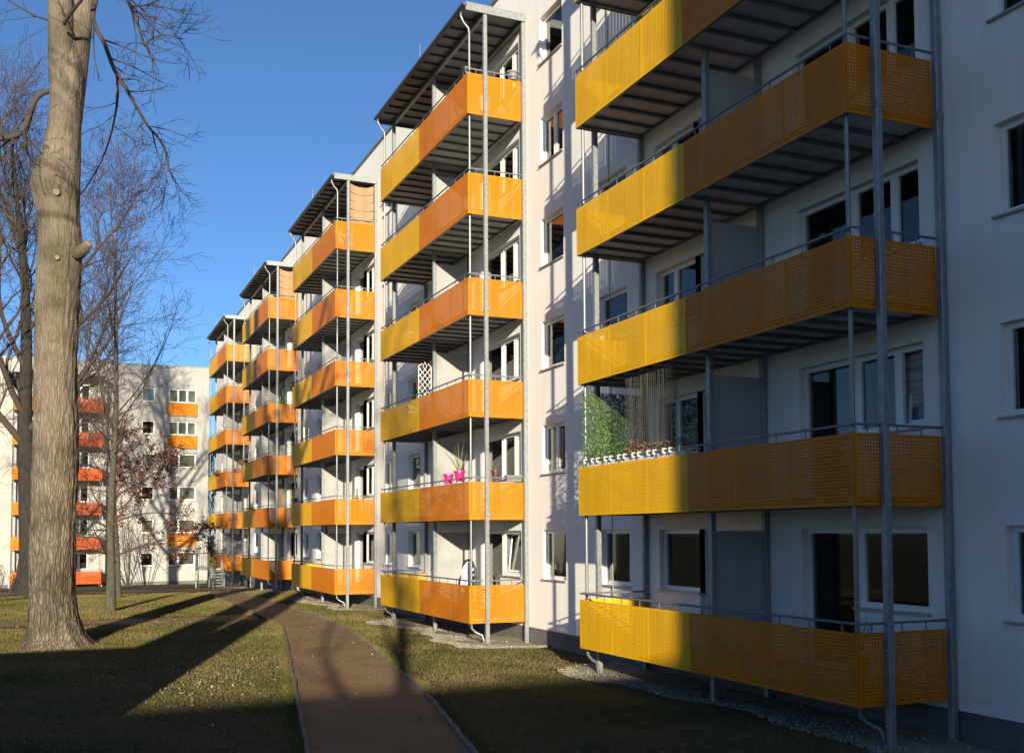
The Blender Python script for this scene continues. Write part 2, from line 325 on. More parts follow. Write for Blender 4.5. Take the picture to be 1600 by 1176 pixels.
def frame_mesh(w, h, div, name, low=0):
    mb = MB(); f = .055; x0, x1 = .13, .2
    mb.box(x0, x1, 0, f, 0, h); mb.box(x0, x1, w-f, w, 0, h); mb.box(x0, x1, f, w-f, 0, f); mb.box(x0, x1, f, w-f, h-f, h)
    for dv in div: mb.box(x0-.01, x1, dv-.045, dv+.045, f, h-f)
    ed = [0]+list(div)+[w]
    for a, b in zip(ed, ed[1:]):      # sash bars
        a2 = a+(f if a == 0 else .045); b2 = b-(f if b == w else .045); s = .035
        mb.box(x0-.015, x1-.02, a2, a2+s, f, h-f); mb.box(x0-.015, x1-.02, b2-s, b2, f, h-f)
        mb.box(x0-.015, x1-.02, a2+s, b2-s, f, f+s+low); mb.box(x0-.015, x1-.02, a2+s, b2-s, h-f-s, h-f)
    return mb.mesh(name, M_FRAME)
def curtain_mesh(w, h, seed, full=True):
    rr = random.Random(seed); mb = MB(); n = max(8, int(w/.035)); ph = rr.uniform(0, 6)
    pts = []
    for i in range(n+1): y = .02+(w-.04)*i/n; pts.append((.34+.03*math.sin(i*1.1+ph)+.012*math.sin(i*2.7), y))
    for (xa, ya), (xb, yb) in zip(pts, pts[1:]): mb.quad((xa, yb, .03), (xa, ya, .03), (xb, ya, h-.02), (xb, yb, h-.02))
    return mb.mesh('curtain', M_CURT)
def window(parent, y, z, w, h, div=(), kind='window', curtain=None, sill=True, tilt=None, low=0):
    k = (kind, round(w, 2), round(h, 2), tuple(div), low)
    o = put(kind, cm(k, lambda: frame_mesh(w, h, div, kind, low)), parent, (0, y, z))
    ed = [0]+list(div)+[w]
    for i, (a, b) in enumerate(zip(ed, ed[1:])):
        a2 = a+.085; b2 = b-.085
        if tilt == i:
            def tm():
                mb = MB(); s = .06; W_ = b2-a2+.08; H_ = h-.16
                mb.box(-.03, .03, 0, s, 0, H_); mb.box(-.03, .03, W_-s, W_, 0, H_); mb.box(-.03, .03, s, W_-s, 0, s); mb.box(-.03, .03, s, W_-s, H_-s, H_); return mb.mesh('tilted_sash', M_FRAME)
            t = put('tilted_sash', cm(k+('t', i), tm), o, (.26, a2-.04, .09)); t.rotation_euler = (0, R(6), 0)
            pm = cm(k+('tp', i), lambda: MB().box(-.008, .008, .02, b2-a2+.04, .02, h-.2).mesh('pane', M_GLASS)); q = put('pane', pm, o, (.26, a2-.03, .09)); q.rotation_euler = (0, R(6), 0)
        else:
            pm = cm(('pane', round(b2-a2, 2), round(h, 2), low), lambda: MB().box(.16, .172, 0, b2-a2, .085+low, h-.085).mesh('pane', M_GLASS)); put('pane', pm, o, (0, a2, 0))
    if sill: put('sill', cm(('sill', round(w, 2)), lambda: MB().box(-.06, .13, -.04, w+.04, -.035, -.003).mesh('sill', M_SILL)), o)
    if curtain == 'curtain':
        sd = rng.randint(0, 3); put('curtain', cm(('cur', round(w, 2), round(h, 2), sd), lambda: curtain_mesh(w, h, sd)), o)
    elif curtain == 'half':
        put('curtain', cm(('curh', round(w, 2), round(h, 2)), lambda: curtain_mesh(w*.45, h, 9)), o)
    elif curtain == 'blind':
        put('blind', cm(('bl', round(w, 2), round(h, 2)), lambda: MB().box(.28, .29, .05, w-.05, .05, h-.03).mesh('blind', M_BLIND)), o)
    return o
def interior(parent, Y0, Y1, Z, n, depth=4.2):
    mb = MB(); mb.quad((depth, Y1, Z), (depth, Y0, Z), (depth, Y0, Z+2.8*n), (depth, Y1, Z+2.8*n))
    for k in range(n+1): mb.quad((.22, Y0, Z+2.8*k), (depth, Y0, Z+2.8*k), (depth, Y1, Z+2.8*k), (.22, Y1, Z+2.8*k))
    y = Y0+3.7
    while y < Y1: mb.quad((.22, y, Z), (depth, y, Z), (depth, y, Z+2.8*n), (.22, y, Z+2.8*n)); y += 3.71
    return mb.obj('room_walls', M_ROOM, parent)
ROW_END = 89.0
def row_building():
    b = thing('apartment_building', 'long white six-storey apartment block carrying the five balcony towers', 'building', (WALLX, 0, 0))
    holes = []; spec = []
    for s, y0 in enumerate([TOWER_Y[0]-14.88]+TOWER_Y):
        for k in range(6):
            z = 2.8*k; cr = rng.choice(['curtain', 'curtain', 'half', 'curtain', 'blind', None])
            if s > 0:
                spec.append((y0+.41, 1.80+z, 1.54, 1.29, (.62,) if k else (), 'window', 'blind' if (s, k) == (1, 1) else cr, 0 if (s, k) in ((1, 1), (2, 0), (3, 4)) else None, True))
                spec.append((y0+1.95, .74+z, 1.33, 2.35, (), 'balcony_door', 'blind' if (s, k) == (1, 1) else (None if (s, k) == (1, 0) else cr), None, False))
                spec.append((y0+5.13, .74+z, 1.33, 2.35, (), 'balcony_door', rng.choice(['curtain', 'blind', 'half']), None, False))
                spec.append((y0+6.46, 1.80+z, 1.54, 1.29, (.92,) if k else (), 'window', rng.choice(['curtain', 'half', None]), None, True))
                if y0+10.7 < ROW_END: spec.append((y0+9.28, 1.80+z, 1.40, 1.30, (), 'window', rng.choice(['curtain', None, 'half', 'blind']), None, True))
            if y0+13.9 < ROW_END: spec.append((y0+12.52, 1.80+z, 1.36, 1.30, (.68,) if k % 3 == 1 else (), 'window', rng.choice(['half', 'curtain', 'blind', None]), 0 if (s, k) == (1, 1) and False else None, True))
    for (y, z, w, h, dv, kd, cr, tl, sl_) in spec: holes.append((y, y+w, z, z+h))
    # attic slots
    slots = []
    for y0 in TOWER_Y:
        for q in (1.1, 4.2, 7.3, 10.0, 13.2): slots.append((y0+q, y0+q+.16, 17.55, 17.95))
    wm = wall_mesh(MB(), 3.85, ROW_END, .45, 19.05, holes+slots)
    wm.obj('wall', M_WALL, b)
    for (y, y2, z, z2) in slots: put('vent', cm('vent', lambda: MB().box(.1, .14, 0, .16, 0, .4).mesh('vent', M_BLACK)), b, (0, y, z))
    for (y, z, w, h, dv, kd, cr, tl, sl_) in spec: window(b, y, z, w, h, dv, kd, cr, sl_, tl, .0)
    MB().box(.03, 11, 3.86, ROW_END-.03, -1.6, .46).obj('plinth', M_PLINTH, b)
    MB().box(-.07, .45, 3.8, ROW_END+.07, 19.053, 19.13).obj('parapet_cap', M_CAP, b)
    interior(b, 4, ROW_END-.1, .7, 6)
    return b
row_building()
for y in (21.42,):      # thin lightning rod down the wall beside the nearest tower
    c = MB(); c.tube([(WALLX-.06, y, .1), (WALLX-.06, y, 18.9)], .012, 6)
    lc = c.obj('lightning_conductor', M_DARKSTEEL); tag(lc, 'thin metal lightning conductor running down the white wall behind the nearest tower', 'cable')

# ------------------------------------------------------------------ balcony towers
def panel_mesh(w, h, pitch=.05, hole=.0195, t=.004):
    nx = int((w-.07)/pitch); nz = int((h-.07)/pitch); mx = (w-nx*pitch)/2; mz = (h-nz*pitch)/2
    gx = mx+pitch*np.arange(nx+1); gz_ = mz+pitch*np.arange(nz+1); V = []; F = []; b = 0
    def layer(x):
        A, B = np.meshgrid(gx, gz_, indexing='ij'); return np.stack([np.full(A.size, x), A.ravel(), B.ravel()], 1)
    cx, cz = np.meshgrid(gx[:-1]+pitch/2, gz_[:-1]+pitch/2, indexing='ij'); hh = hole/2
    def inner(x):
        o = [(-hh, -hh), (hh, -hh), (hh, hh), (-hh, hh)]
        return np.concatenate([np.stack([np.full(cx.size, x), cx.ravel()+a, cz.ravel()+c], 1) for a, c in o])
    NG = (nx+1)*(nz+1); NC = nx*nz
    V = np.concatenate([layer(0), inner(0), layer(t), inner(t)]); off2 = NG+4*NC
    ii, jj = np.meshgrid(np.arange(nx), np.arange(nz), indexing='ij'); ii = ii.ravel(); jj = jj.ravel(); c = ii*nz+jj
    G = lambda i, j: i*(nz+1)+j
    outer = [G(ii, jj), G(ii+1, jj), G(ii+1, jj+1), G(ii, jj+1)]; inn = [NG+q*NC+c for q in range(4)]
    for q in range(4):
        r_ = (q+1) % 4
        F.append(np.stack([outer[r_], outer[q], inn[q], inn[r_]], 1)); F.append(np.stack([outer[q], outer[r_], inn[r_], inn[q]], 1)+off2)
        F.append(np.stack([inn[r_], inn[q], inn[q]+off2, inn[r_]+off2], 1))
    F = np.concatenate(F); mb = MB()
    for x0 in (0, t):
        for (a, b2, c0, c1) in ((0, mx, 0, h), (w-mx, w, 0, h), (mx, w-mx, 0, mz), (mx, w-mx, h-mz, h)):
            q = [(x0, b2, c0), (x0, a, c0), (x0, a, c1), (x0, b2, c1)]
            if x0: q.reverse()
            mb.quad(*q)
    for a, b2 in (((0, 0), (w, 0)), ((w, 0), (w, h)), ((w, h), (0, h)), ((0, h), (0, 0))): mb.quad((0, *a), (0, *b2), (t, *b2), (t, *a))
    n = len(V); V = np.concatenate([V, np.array(mb.v)]); F = np.concatenate([F, np.array(mb.f)+n])
    return npmesh('perforated_panel', V, F, M_YEL)
def divider_mesh(): return MB().box(.56, 1.60, -.02, .02, 0, 2.27).mesh('divider', M_DIV)
def tower(label, loc, rz, TWd, cols, group, npan=6, nf=6):
    T = thing('balcony_tower', label, 'balcony tower', loc, rz, group)
    base = gz(loc[1])-loc[2]-.15; PB, PT = .59, 1.615; top = 17.45
    half = npan//2; pw = TWd/npan
    yel, ora = cols
    for (px, py) in ((.5, -.062), (1.66, -.062), (.5, TWd+.062), (1.66, TWd+.062), (.5, TWd/2), (1.66, TWd/2)):
        def pm():
            mb = MB(); c = .055; e = .012     # box section with chamfered edges
            ring = [(-c+e, -c), (c-e, -c), (c, -c+e), (c, c-e), (c-e, c), (-c+e, c), (-c, c-e), (-c, -c+e)]
            mb.v = [(x, y, base) for x, y in ring]+[(x, y, top-.003) for x, y in ring]; mb.f = [(k, (k+1) % 8, 8+(k+1) % 8, 8+k) for k in range(8)]+[tuple(range(7, -1, -1)), tuple(range(8, 16))]
            for zz in (2.2, 5.6, 9.1, 12.7, 16.0): mb.box(-.062, .062, -.062, .062, zz, zz+.1) if zz in (9.1,) else None
            return mb.mesh('post', M_STEEL)
        put('post', cm(('post', round(base, 2)), pm), T, (px, py, 0))
    for py, sg in ((.13, 1), (TWd-.13, -1)):
        def dp():
            mb = MB(); mb.tube([(-.14, 0, 17.46), (-.14, 0, 17.36), (-.06, sg*.0, 17.2), (.09, 0, 17.05), (.11, 0, 16.9), (.11, 0, .7), (.12, 0, .45), (.22, -.03*sg, .35), (.38, -.1*sg, .27), (.42, -.12*sg, .15), (.42, -.12*sg, base)], .034, 8)
            return mb.mesh('downpipe', M_PIPE, True)
        put('downpipe', cm(('dp', round(base, 2), sg), dp), T, (0, py, 0))
    # roof
    r = MB(); r.box(-.1, 1.72, -.14, TWd+.14, 17.55, 17.62)
    ro = r.obj('roof', M_ROOFUNDER, T)
    MB().box(-.10, 1.70, -.16, -.13, 17.42, 17.65).obj('fascia', M_STEEL, ro); MB().box(-.10, 1.70, TWd+.13, TWd+.16, 17.42, 17.65).obj('fascia', M_STEEL, ro)
    gm = MB()
    ring = [(-.13+.075*math.cos(a), .0+.075*math.sin(a)) for a in [math.pi+math.pi*k/8 for k in range(9)]]
    gm.v = [(x, y, 17.60+z) for y in (-.18, TWd+.18) for x, z in ring]; gm.f = [(k, k+1, 10+k, 9+k) for k in range(8)]+[tuple(range(9)), tuple(range(17, 8, -1))]; gm.obj('gutter', M_GUTTER, ro)
    MB().box(.45, .55, -.12, TWd+.12, 17.40, 17.55).obj('beam', M_STEEL, ro); MB().box(1.60, 1.70, -.12, TWd+.12, 17.40, 17.55).obj('beam', M_STEEL, ro)
    nj = int(TWd/.6)
    for k in range(1, nj): put('joist', cm('rj', lambda: MB().box(-.06, 1.6, -.02, .02, 17.49, 17.548).mesh('joist', M_GUTTER)), ro, (0, TWd*k/nj, 0))
    MB().tube([(-.1, TWd*.45, 17.6), (-.1, TWd*.45, 18.2)], .008, 5).obj('lightning_rod', M_STEEL, ro)
    bal = []
    for f in range(nf):
        z = 2.8*f; ph = PT-PB+(.12 if f >= 4 else 0)
        dk = put('balcony', cm(('deck', TWd), lambda: MB().box(.02, 1.62, .02, TWd-.02, .70, .745).mesh('balcony', M_DECK)), T, (0, 0, z)); bal.append(dk)
        put('soffit', cm(('sof', TWd), lambda: MB().box(.10, 1.58, .06, TWd-.06, .675, .697).mesh('soffit', M_SOFFIT)), dk)
        for x0, x1 in ((.035, .10), (1.585, 1.64)): put('edge_beam', cm(('eb', TWd, x0), lambda: MB().box(x0, x1, .02, TWd-.02, .612, .697).mesh('edge_beam', M_STEEL)), dk)
        for yy in (.05, TWd/2, TWd-.05): put('cross_beam', cm('cb', lambda: MB().box(.102, 1.583, -.03, .03, .612, .672).mesh('cross_beam', M_STEEL)), dk, (0, yy, 0))
        for k in range(1, nj):
            if abs(TWd*k/nj-TWd/2) > .15: put('joist', cm('jo', lambda: MB().box(.102, 1.583, -.035, .035, .61, .673).mesh('joist', M_DARKSTEEL)), dk, (0, TWd*k/nj, 0))
        for k in range(npan):
            put('front_panel', cm(('fp', pw, ph), lambda: panel_mesh(pw-.006, ph)), dk, (0, k*pw+.003, PB), 0, ora if k < half else yel)
        ep = cm(('ep', ph), lambda: panel_mesh(1.60, ph))
        e1 = put('end_panel', ep, dk, (.006, 0, PB), R(-90), ora)
        e2 = put('end_panel', ep, dk, (.006, TWd, PB), R(-90), yel)
        zr = PB+ph+.125
        def rail():
            mb = MB(); mb.tube([(1.62, -.0, zr), (.03, 0, zr), (.03, TWd, zr), (1.62, TWd, zr)], .021, 8)
            yy = .35
            while yy < TWd: mb.box(.022, .038, yy-.008, yy+.008, PB+ph-.06, zr); yy += .703
            for xx in (.25, .8, 1.25): mb.box(xx-.008, xx+.008, -.008, .008, PB+ph-.06, zr); mb.box(xx-.008, xx+.008, TWd-.008, TWd+.008, PB+ph-.06, zr)
            return mb.mesh('handrail', M_DARKSTEEL)
        put('handrail', cm(('rail', TWd, ph), rail), dk, (0, 0, 0))
        put('divider', cm('div', divider_mesh), dk, (0, TWd/2+.0, .78))
    return T, bal
LAB = ['nearest balcony tower, yellow half sunlit and orange half in shade, ivy screen at its end',
       'second nearest orange and yellow balcony tower, pink flower pots on its rail',
       'middle orange and yellow balcony tower, brown blind at its top, bottles on a lower rail',
       'balcony tower with diamond wooden trellis, second from the far end of the row',
       'farthest balcony tower of the row, behind the galvanised outdoor staircase']
for lb, y0 in zip(LAB, TOWER_Y): tower(lb, (TX, y0, 0), 0, TW, (M_YEL, M_ORA), 'balcony towers along the white block')

# ------------------------------------------------------------------ far building across the court
FY, FX, FZ = 93.5, 12.0, -1.55
def far_building():
    b = thing('apartment_building', 'white apartment block across the far end of the court, behind the bare trees', 'building', (FX, FY, 0), R(90))
    spec = []
    for k in range(6):
        z = 2.8*k+.35
        for y, w, dv, cr in ((1.05, 2.26, (.75, 1.5) if k > 3 else (1.4,), 'curtain' if k % 3 else 'blind'), (4.46, 1.05, (), 'curtain' if k % 2 else None), (16.6, 2.2, (1.1,), 'curtain'), (20, 1.1, (), None), (24, 2.2, (1.1,), 'half'), (30, 2.2, (1.1,), None)): spec.append((y, z, w, 1.18, dv, 'window', cr))
        spec.append((9.6, z-.2, 2.0, 1.4, (.7, 1.35), 'window', None)); spec.append((13.0, z-.2, 1.8, 1.4, (.9,), 'window', 'half'))
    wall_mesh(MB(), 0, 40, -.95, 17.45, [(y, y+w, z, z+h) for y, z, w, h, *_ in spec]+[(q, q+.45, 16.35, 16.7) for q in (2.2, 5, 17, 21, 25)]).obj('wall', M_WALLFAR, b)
    for q in (2.2, 5, 17, 21, 25): put('vent', cm('fvent', lambda: MB().box(.08, .1, 0, .45, 0, .35).mesh('vent', M_SILL)), b, (0, q, 16.35))
    for y, z, w, h, dv, kd, cr in spec: window(b, y, z, w, h, dv, kd, cr, True)
    for k, x in ((5, 0), (4, 0), (1, 0)):     # orange parapet panels under three windows
        z = 2.8*k+.35; p = MB().box(-.16, -.02, .98, 3.38, z-1.12, z-.06).obj('parapet_panel', M_ORA, b)
        MB().box(-.175, -.005, .97, 3.39, z-1.16, z-1.125).obj('frame_strip', M_DARKSTEEL, p)
    MB().box(.03, 11, .03, 39.9, -2.4, -.94).obj('plinth', M_PLINTH, b)
    MB().box(-.07, .4, -.07, 40.07, 17.453, 17.52).obj('parapet_cap', M_CAP, b)
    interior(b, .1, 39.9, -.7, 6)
    tower('red and orange balcony tower on the far white block, behind the thick poplar', (3.36, FY-1.75, FZ), R(90), 6.72, (M_ORA, M_RED), None, npan=4)
far_building()

# ------------------------------------------------------------------ blocks behind the viewer that shade the foreground
def shade_block(label, loc, rz, L, H, depth, fl):
    b = thing('apartment_building', label, 'building', loc, rz); spec = []
    for k in range(fl):
        y = 1.6
        while y+1.5 < L: spec.append((y, .45+1.2+2.8*k, 1.4, 1.3)); y += 3.6
    wall_mesh(MB(), 0, L, 0, H, [(y, y+w, z, z+h) for y, z, w, h in spec], thick=depth).obj('wall', M_WALL, b)
    for y, z, w, h in spec: window(b, y, z, w, h, (), 'window', 'curtain')
    MB().box(-.1, .4, -.1, L+.1, H+.003, H+.1).obj('parapet_cap', M_CAP, b)
shade_block('slim white tower block standing out of view to the right of the viewer', (3.97, -11, 0), 0, 8.1, 19.1, 5.6, 6)
shade_block('low white house standing out of view behind the viewer', (-47, -26.2, 0), R(-90), 44, 9.7, 9, 3)

def shed():  # unseen shed, added only to darken the lawn beside the poplar
    t = thing('shade_shed', 'low flat-roofed shed out of view on the left, added to shade the lawn by the poplar', 'shed', (-6.4, 12.6, 0))
    MB().box(0, 4.5, 0, 2.4, -.1, 3.05).obj('wall', M_PLINTH, t); MB().box(-.15, 4.65, -.15, 2.55, 3.053, 3.2).obj('roof', M_CAP, t); MB().box(1.4, 2.6, 2.402, 2.44, 0, 2.1).obj('door', M_DARKSTEEL, t)
shed()
# ------------------------------------------------------------------ staircase at the farthest tower
def staircase():
    y0 = 72.4; zt = .74; g0 = gz(70.5)
    s = thing('outdoor_staircase', 'galvanised metal staircase with railed landing leading to the farthest balcony tower', 'staircase', (9.4, y0, 0))
    MB().box(-.75, .76, 0, 1.3, zt-.12, zt).obj('landing', M_STEEL, s)
    for px, py in ((-.7, .06), (-.7, 1.24), (.7, 1.24), (.02, .06)): MB().box(px-.04, px+.04, py-.04, py+.04, gz(y0)-.1-0, zt-.123).obj('leg', M_STEEL, s)
    n = 7; rise = (zt-g0)/n; run = .28
    for k in range(1, n): MB().box(.03, .73, -run*k, -run*(k-1)-.02, zt-rise*k-.04, zt-rise*k).obj('step', M_STEEL, s)
    for x in (0, .73):
        st = MB(); a = (zt-.05, g0+.05); st.v = [(x, 0, a[0]), (x, -run*n, a[1]), (x, -run*n, a[1]-.2), (x, 0, a[0]-.25), (x+.03, 0, a[0]), (x+.03, -run*n, a[1]), (x+.03, -run*n, a[1]-.2), (x+.03, 0, a[0]-.25)]
        st.f = [(0, 1, 2, 3), (7, 6, 5, 4), (0, 4, 5, 1), (1, 5, 6, 2), (2, 6, 7, 3), (3, 7, 4, 0)]; st.obj('stringer', M_STEEL, s)
        h = MB(); h.tube([(x+.015, 0, zt+1.0), (x+.015, -run*n, g0+1.0), (x+.015, -run*n, g0)], .022, 6); h.tube([(x+.015, 0, zt+.5), (x+.015, -run*n, g0+.5)], .014, 6)
        for k in range(1, 6): yy = -run*n*k/6; zz = zt+(g0-zt)*k/6; h.tube([(x+.015, yy, zz-.1), (x+.015, yy, zz+1.0)], .012, 5)
        h.obj('handrail', M_STEEL, s)
    r = MB(); 
    for pts in ([(-.73, 0, 0), (-.73, 1.28, 0), (.74, 1.28, 0)], [(-.73, .02, 0), (0, .02, 0)]):
        for dz in (.1, 1.0): r.tube([(p[0], p[1], zt+dz) for p in pts], .02, 6)
        for a, b in zip(pts, pts[1:]):
            L = math.dist(a, b); n_ = int(L/.12)
            for k in range(n_+1): x = a[0]+(b[0]-a[0])*k/n_; y = a[1]+(b[1]-a[1])*k/n_; r.tube([(x, y, zt), (x, y, zt+1.0)], .009, 4)
    r.obj('landing_railing', M_STEEL, s)
staircase()

# ------------------------------------------------------------------ trees
def norm(v): return v/(np.linalg.norm(v)+1e-12)
def grow(out, rs, p, d, L, r, lev, S):
    n = S['seg'][lev]; pts = [p]; rad = [r]; dirs = []
    for i in range(n):
        d = norm(d+rs.normal(size=3)*S['wob'][lev]+np.array((0, 0, S['up'][lev]))); p = p+d*L/n; pts.append(p); dirs.append(d); rad.append(max(S['rmin'], r*(1-(i+1)/n*(1-S['tip'][lev]))))
    out.append((np.array(pts), np.array(rad), lev))
    sprout(out, rs, pts, rad, L, lev, S)
def sprout(out, rs, pts, rad, L, lev, S, cnt=None):
    if lev+1 >= len(S['seg']): return
    n = len(pts)-1; c = cnt if cnt is not None else S['n'][lev]
    for k in range(int(c)):
        t = S['start'][lev]+(1-S['start'][lev])*((k+rs.rand())/c); i = min(int(t*n), n-1); f = t*n-i
        q = pts[i]*(1-f)+pts[i+1]*f; d0 = norm(pts[i+1]-pts[i]); az = rs.rand()*6.283; an = R(rs.uniform(*S['ang'][lev]))
        u = norm(np.cross(d0, (.3, .2, .93) if abs(d0[2]) < .9 else (1, 0, 0))); w = np.cross(d0, u)
        dd = d0*math.cos(an)+(u*math.cos(az)+w*math.sin(az))*math.sin(an)
        r2 = max(S['rmin'], (rad[i]*(1-f)+rad[i+1]*f)*S['rr'][lev]); L2 = S['len'][lev]*rs.uniform(.6, 1.15)*(1.15-S['tap'][lev]*t)
        grow(out, rs, q, dd, L2, r2, lev+1, S)
def tubes_mesh(name, polys, m, sides):
    V = []; F = []; b = 0
    for pts, rad, lev in polys:
        n = sides[min(lev, len(sides)-1)]; t = np.gradient(pts, axis=0); t /= np.linalg.norm(t, axis=1)[:, None]+1e-12
        t0 = norm(pts[-1]-pts[0]); ref = np.array((0, 0, 1.)) if abs(t0[2]) < .8 else np.array((1., 0, 0))
        u = np.cross(t, ref); u /= np.linalg.norm(u, axis=1)[:, None]+1e-12; w = np.cross(t, u); a = np.arange(n)*2*math.pi/n
        ring = pts[:, None]+(u[:, None]*np.cos(a)[None, :, None]+w[:, None]*np.sin(a)[None, :, None])*rad[:, None, None]
        V.append(ring.reshape(-1, 3)); k = len(pts); i, j = np.meshgrid(np.arange(k-1), np.arange(n), indexing='ij'); j2 = (j+1) % n
        F.append(np.stack([i*n+j, i*n+j2, (i+1)*n+j2, (i+1)*n+j], -1).reshape(-1, 4)+b); b += k*n
    return npmesh(name, np.concatenate(V), np.concatenate(F), m, True)
def arr(v): return np.array(v, float)
# --- the big poplar
D1 = 28.62
def poplar():
    T = thing('poplar_tree', 'thick pale-barked poplar trunk in the left foreground', 'tree', (.05, 31.2, 0))
    inv = lambda p: arr(p)-arr((.05, 31.2, 0))
    prof = [(1035, -8, 190), (1022, 8, 172), (1008, 27, 148), (990, 37, 134), (965, 42, 125), (930, 44, 120), (880, 44, 119), (800, 46, 121), (720, 49, 124), (650, 51, 123), (580, 52, 121), (500, 54, 123), (430, 57, 127), (385, 59, 130), (350, 60, 126), (320, 57, 124), (292, 56, 125), (268, 61, 126), (240, 68, 126), (200, 74, 127), (160, 78, 129), (120, 79, 132), (90, 82, 127), (60, 92, 120)]
    # rings
    zs = []; cs = []; rs_ = []
    for v, a, b in prof:
        p = inv(wpt((a+b)/2, v, D1)); zs.append(p[2]); cs.append(p[:2]); rs_.append((b-a)/2/F_PX*D1)
    zs = arr(zs); cs = arr(cs); rs_ = arr(rs_); o = np.argsort(zs); zs, cs, rs_ = zs[o], cs[o], rs_[o]
    zs[0] = min(zs[0], -.25); nseg, nr = 96, 300
    zz = np.linspace(zs[0], zs[-1], nr); th = np.linspace(0, 2*math.pi, nseg, endpoint=False); rr_ = np.interp(zz, zs, rs_); cx = np.interp(zz, zs, cs[:, 0]); cy = np.interp(zz, zs, cs[:, 1])
    rs = np.random.RandomState(11)
    H = np.zeros((nr, nseg))       # bark ridges: vertical furrows that wander and break
    for q in range(26):
        fq = rs.randint(7, 34); ph = rs.rand()*6.28; kz = rs.uniform(-1.6, 1.6); mod = np.sin(zz*rs.uniform(1, 5)+rs.rand()*6.28)
        H += (np.abs(np.sin(fq*th[None, :]*.5*2/2+ph+kz*zz[:, None]+.5*np.sin(zz[:, None]*rs.uniform(2, 7)+ph)))-.64)*(.5+.5*mod[:, None])/26
    H = H/np.abs(H).max(); amp = np.interp(zz, [0, 8, 13, 17], [.075, .055, .035, .02])
    flare = np.exp(-np.clip(zz, 0, 9)/.5)[:, None]*(.13*np.maximum(0, np.sin(5*th+.6))**2+.05*np.sin(3*th+2))[None, :]
    bul = .13*np.exp(-((zz-12.75)/.7)**2)[:, None]*np.maximum(0, np.cos(th-math.pi*1.06))[None, :]
    rad = rr_[:, None]*(np.interp(zz, [0, 6, 12], [.90, .92, .95])[:, None]+flare)+(H-.35)*amp[:, None]+bul
    V = np.stack([cx[:, None]+rad*np.cos(th), cy[:, None]+rad*np.sin(th), np.repeat(zz[:, None], nseg, 1)], -1).reshape(-1, 3)
    i, j = np.meshgrid(np.arange(nr-1), np.arange(nseg), indexing='ij'); j2 = (j+1) % nseg
    F = np.stack([i*nseg+j, i*nseg+j2, (i+1)*nseg+j2, (i+1)*nseg+j], -1).reshape(-1, 4)
    put('trunk', npmesh('trunk', V, F, M_BARK, True), T)
    # the two stems above the fork
    for dep, path in ((D1-.15, ((97, 210, 13), (97, 150, 18), (96, 100, 19.5), (95, 50, 18.5), (94, 10, 18), (88, -120, 16.5), (80, -300, 14))), (D1+.2, ((112, 235, 9), (115, 180, 13.5), (119, 120, 16), (124, 70, 16), (129, 20, 15.5), (136, -120, 14), (142, -300, 12)))):
        P = [inv(wpt(u, v, dep)) for u, v, _ in path]; Q = []; Rr = []
        for k in range(len(P)-1):
            for t in (0, .25, .5, .75): Q.append(P[k]*(1-t)+P[k+1]*t); Rr.append((path[k][2]*(1-t)+path[k+1][2]*t)/F_PX*D1)
        Q.append(P[-1]); Rr.append(path[-1][2]/F_PX*D1)
        mb = MB(); mb.tube(Q, Rr, 24, True); mb.obj('stem', M_BARK, T, smooth=True)
    # stubs and scars
    st = MB(); st.tube([inv(wpt(112, 400, D1)), inv(wpt(128, 392, D1-.35)), inv(wpt(139, 381, D1-.45))], [.24, .16, .115], 12); s1 = st.obj('branch_stub', M_BARK, T, smooth=True)
    c = MB(); c.tube([inv(wpt(138.6, 381.4, D1-.45)), inv(wpt(140.2, 379.6, D1-.46))], [.105, .10], 14); c.obj('cut_face', M_CUT, s1)
    for (u, v, r_) in ((87.5, 300, .085), (89.5, 402, .06)):
        c = MB(); a = inv(wpt(u, v, D1-.45)); b = inv(wpt(u, v, D1-.60)); c.tube([a, b], [r_*1.35, r_*1.15], 14); s = c.obj('branch_stub', M_BARK, T); e = MB(); e.tube([b, inv(wpt(u, v, D1-.612))], [r_, r_], 14); e.obj('cut_face', M_CUT, s)
    # drooping branches
    S = dict(seg=[6, 5, 4, 3], wob=[.06, .10, .12, .14], up=[0, -.02, .01, .02], tip=[.3, .35, .4, .6], rmin=.005, n=[8, 3, 2], start=[.15, .15, .2], ang=[(25, 60), (25, 55), (25, 50)], rr=[.45, .5, .6], len=[1.6, .7, .35], tap=[.6, .5, .4])
    out = []; rs = np.random.RandomState(4)
    def br(pix, r0, r1, cnt, dep0=D1, dep1=None):
        dep1 = dep1 or dep0; n = len(pix); P = [inv(wpt(u, v, dep0+(dep1-dep0)*k/(n-1))) for k, (u, v) in enumerate(pix)]
        Q = [Vector(p) for p in P]; pts = []
        for k in range(n-1):
            a = P[max(k-1, 0)]; b = P[k]; c2 = P[k+1]; e = P[min(k+2, n-1)]
            for t in (0, .33, .66): pts.append(.5*(2*b+(c2-a)*t+(2*a-5*b+4*c2-e)*t*t+(3*b-a-3*c2+e)*t**3))
        pts.append(P[-1]); pts = arr(pts); rad = np.linspace(r0, r1, len(pts)); out.append((pts, rad, 0)); sprout(out, rs, list(pts), list(rad), 0, 0, S, cnt)
    br([(150, -60), (151, -10), (145, 30), (163, 68), (178, 108), (192, 130), (212, 165), (231, 197), (247, 215), (259, 237), (264, 262), (271, 282)], .075, .012, 18, D1-.3, D1-3)
    br([(183, 120), (184, 150), (180, 180), (172, 215), (160, 248), (140, 285), (125, 305)], .035, .016, 9, D1-1.6, D1+3)
    br([(196, -70), (198, -10), (206, 15), (216, 40), (224, 65), (236, 88), (240, 112)], .06, .012, 14, D1-2, D1-4)
    br([(238, 206), (246, 240), (255, 262), (263, 290)], .02, .008, 7, D1-2.4, D1-3)
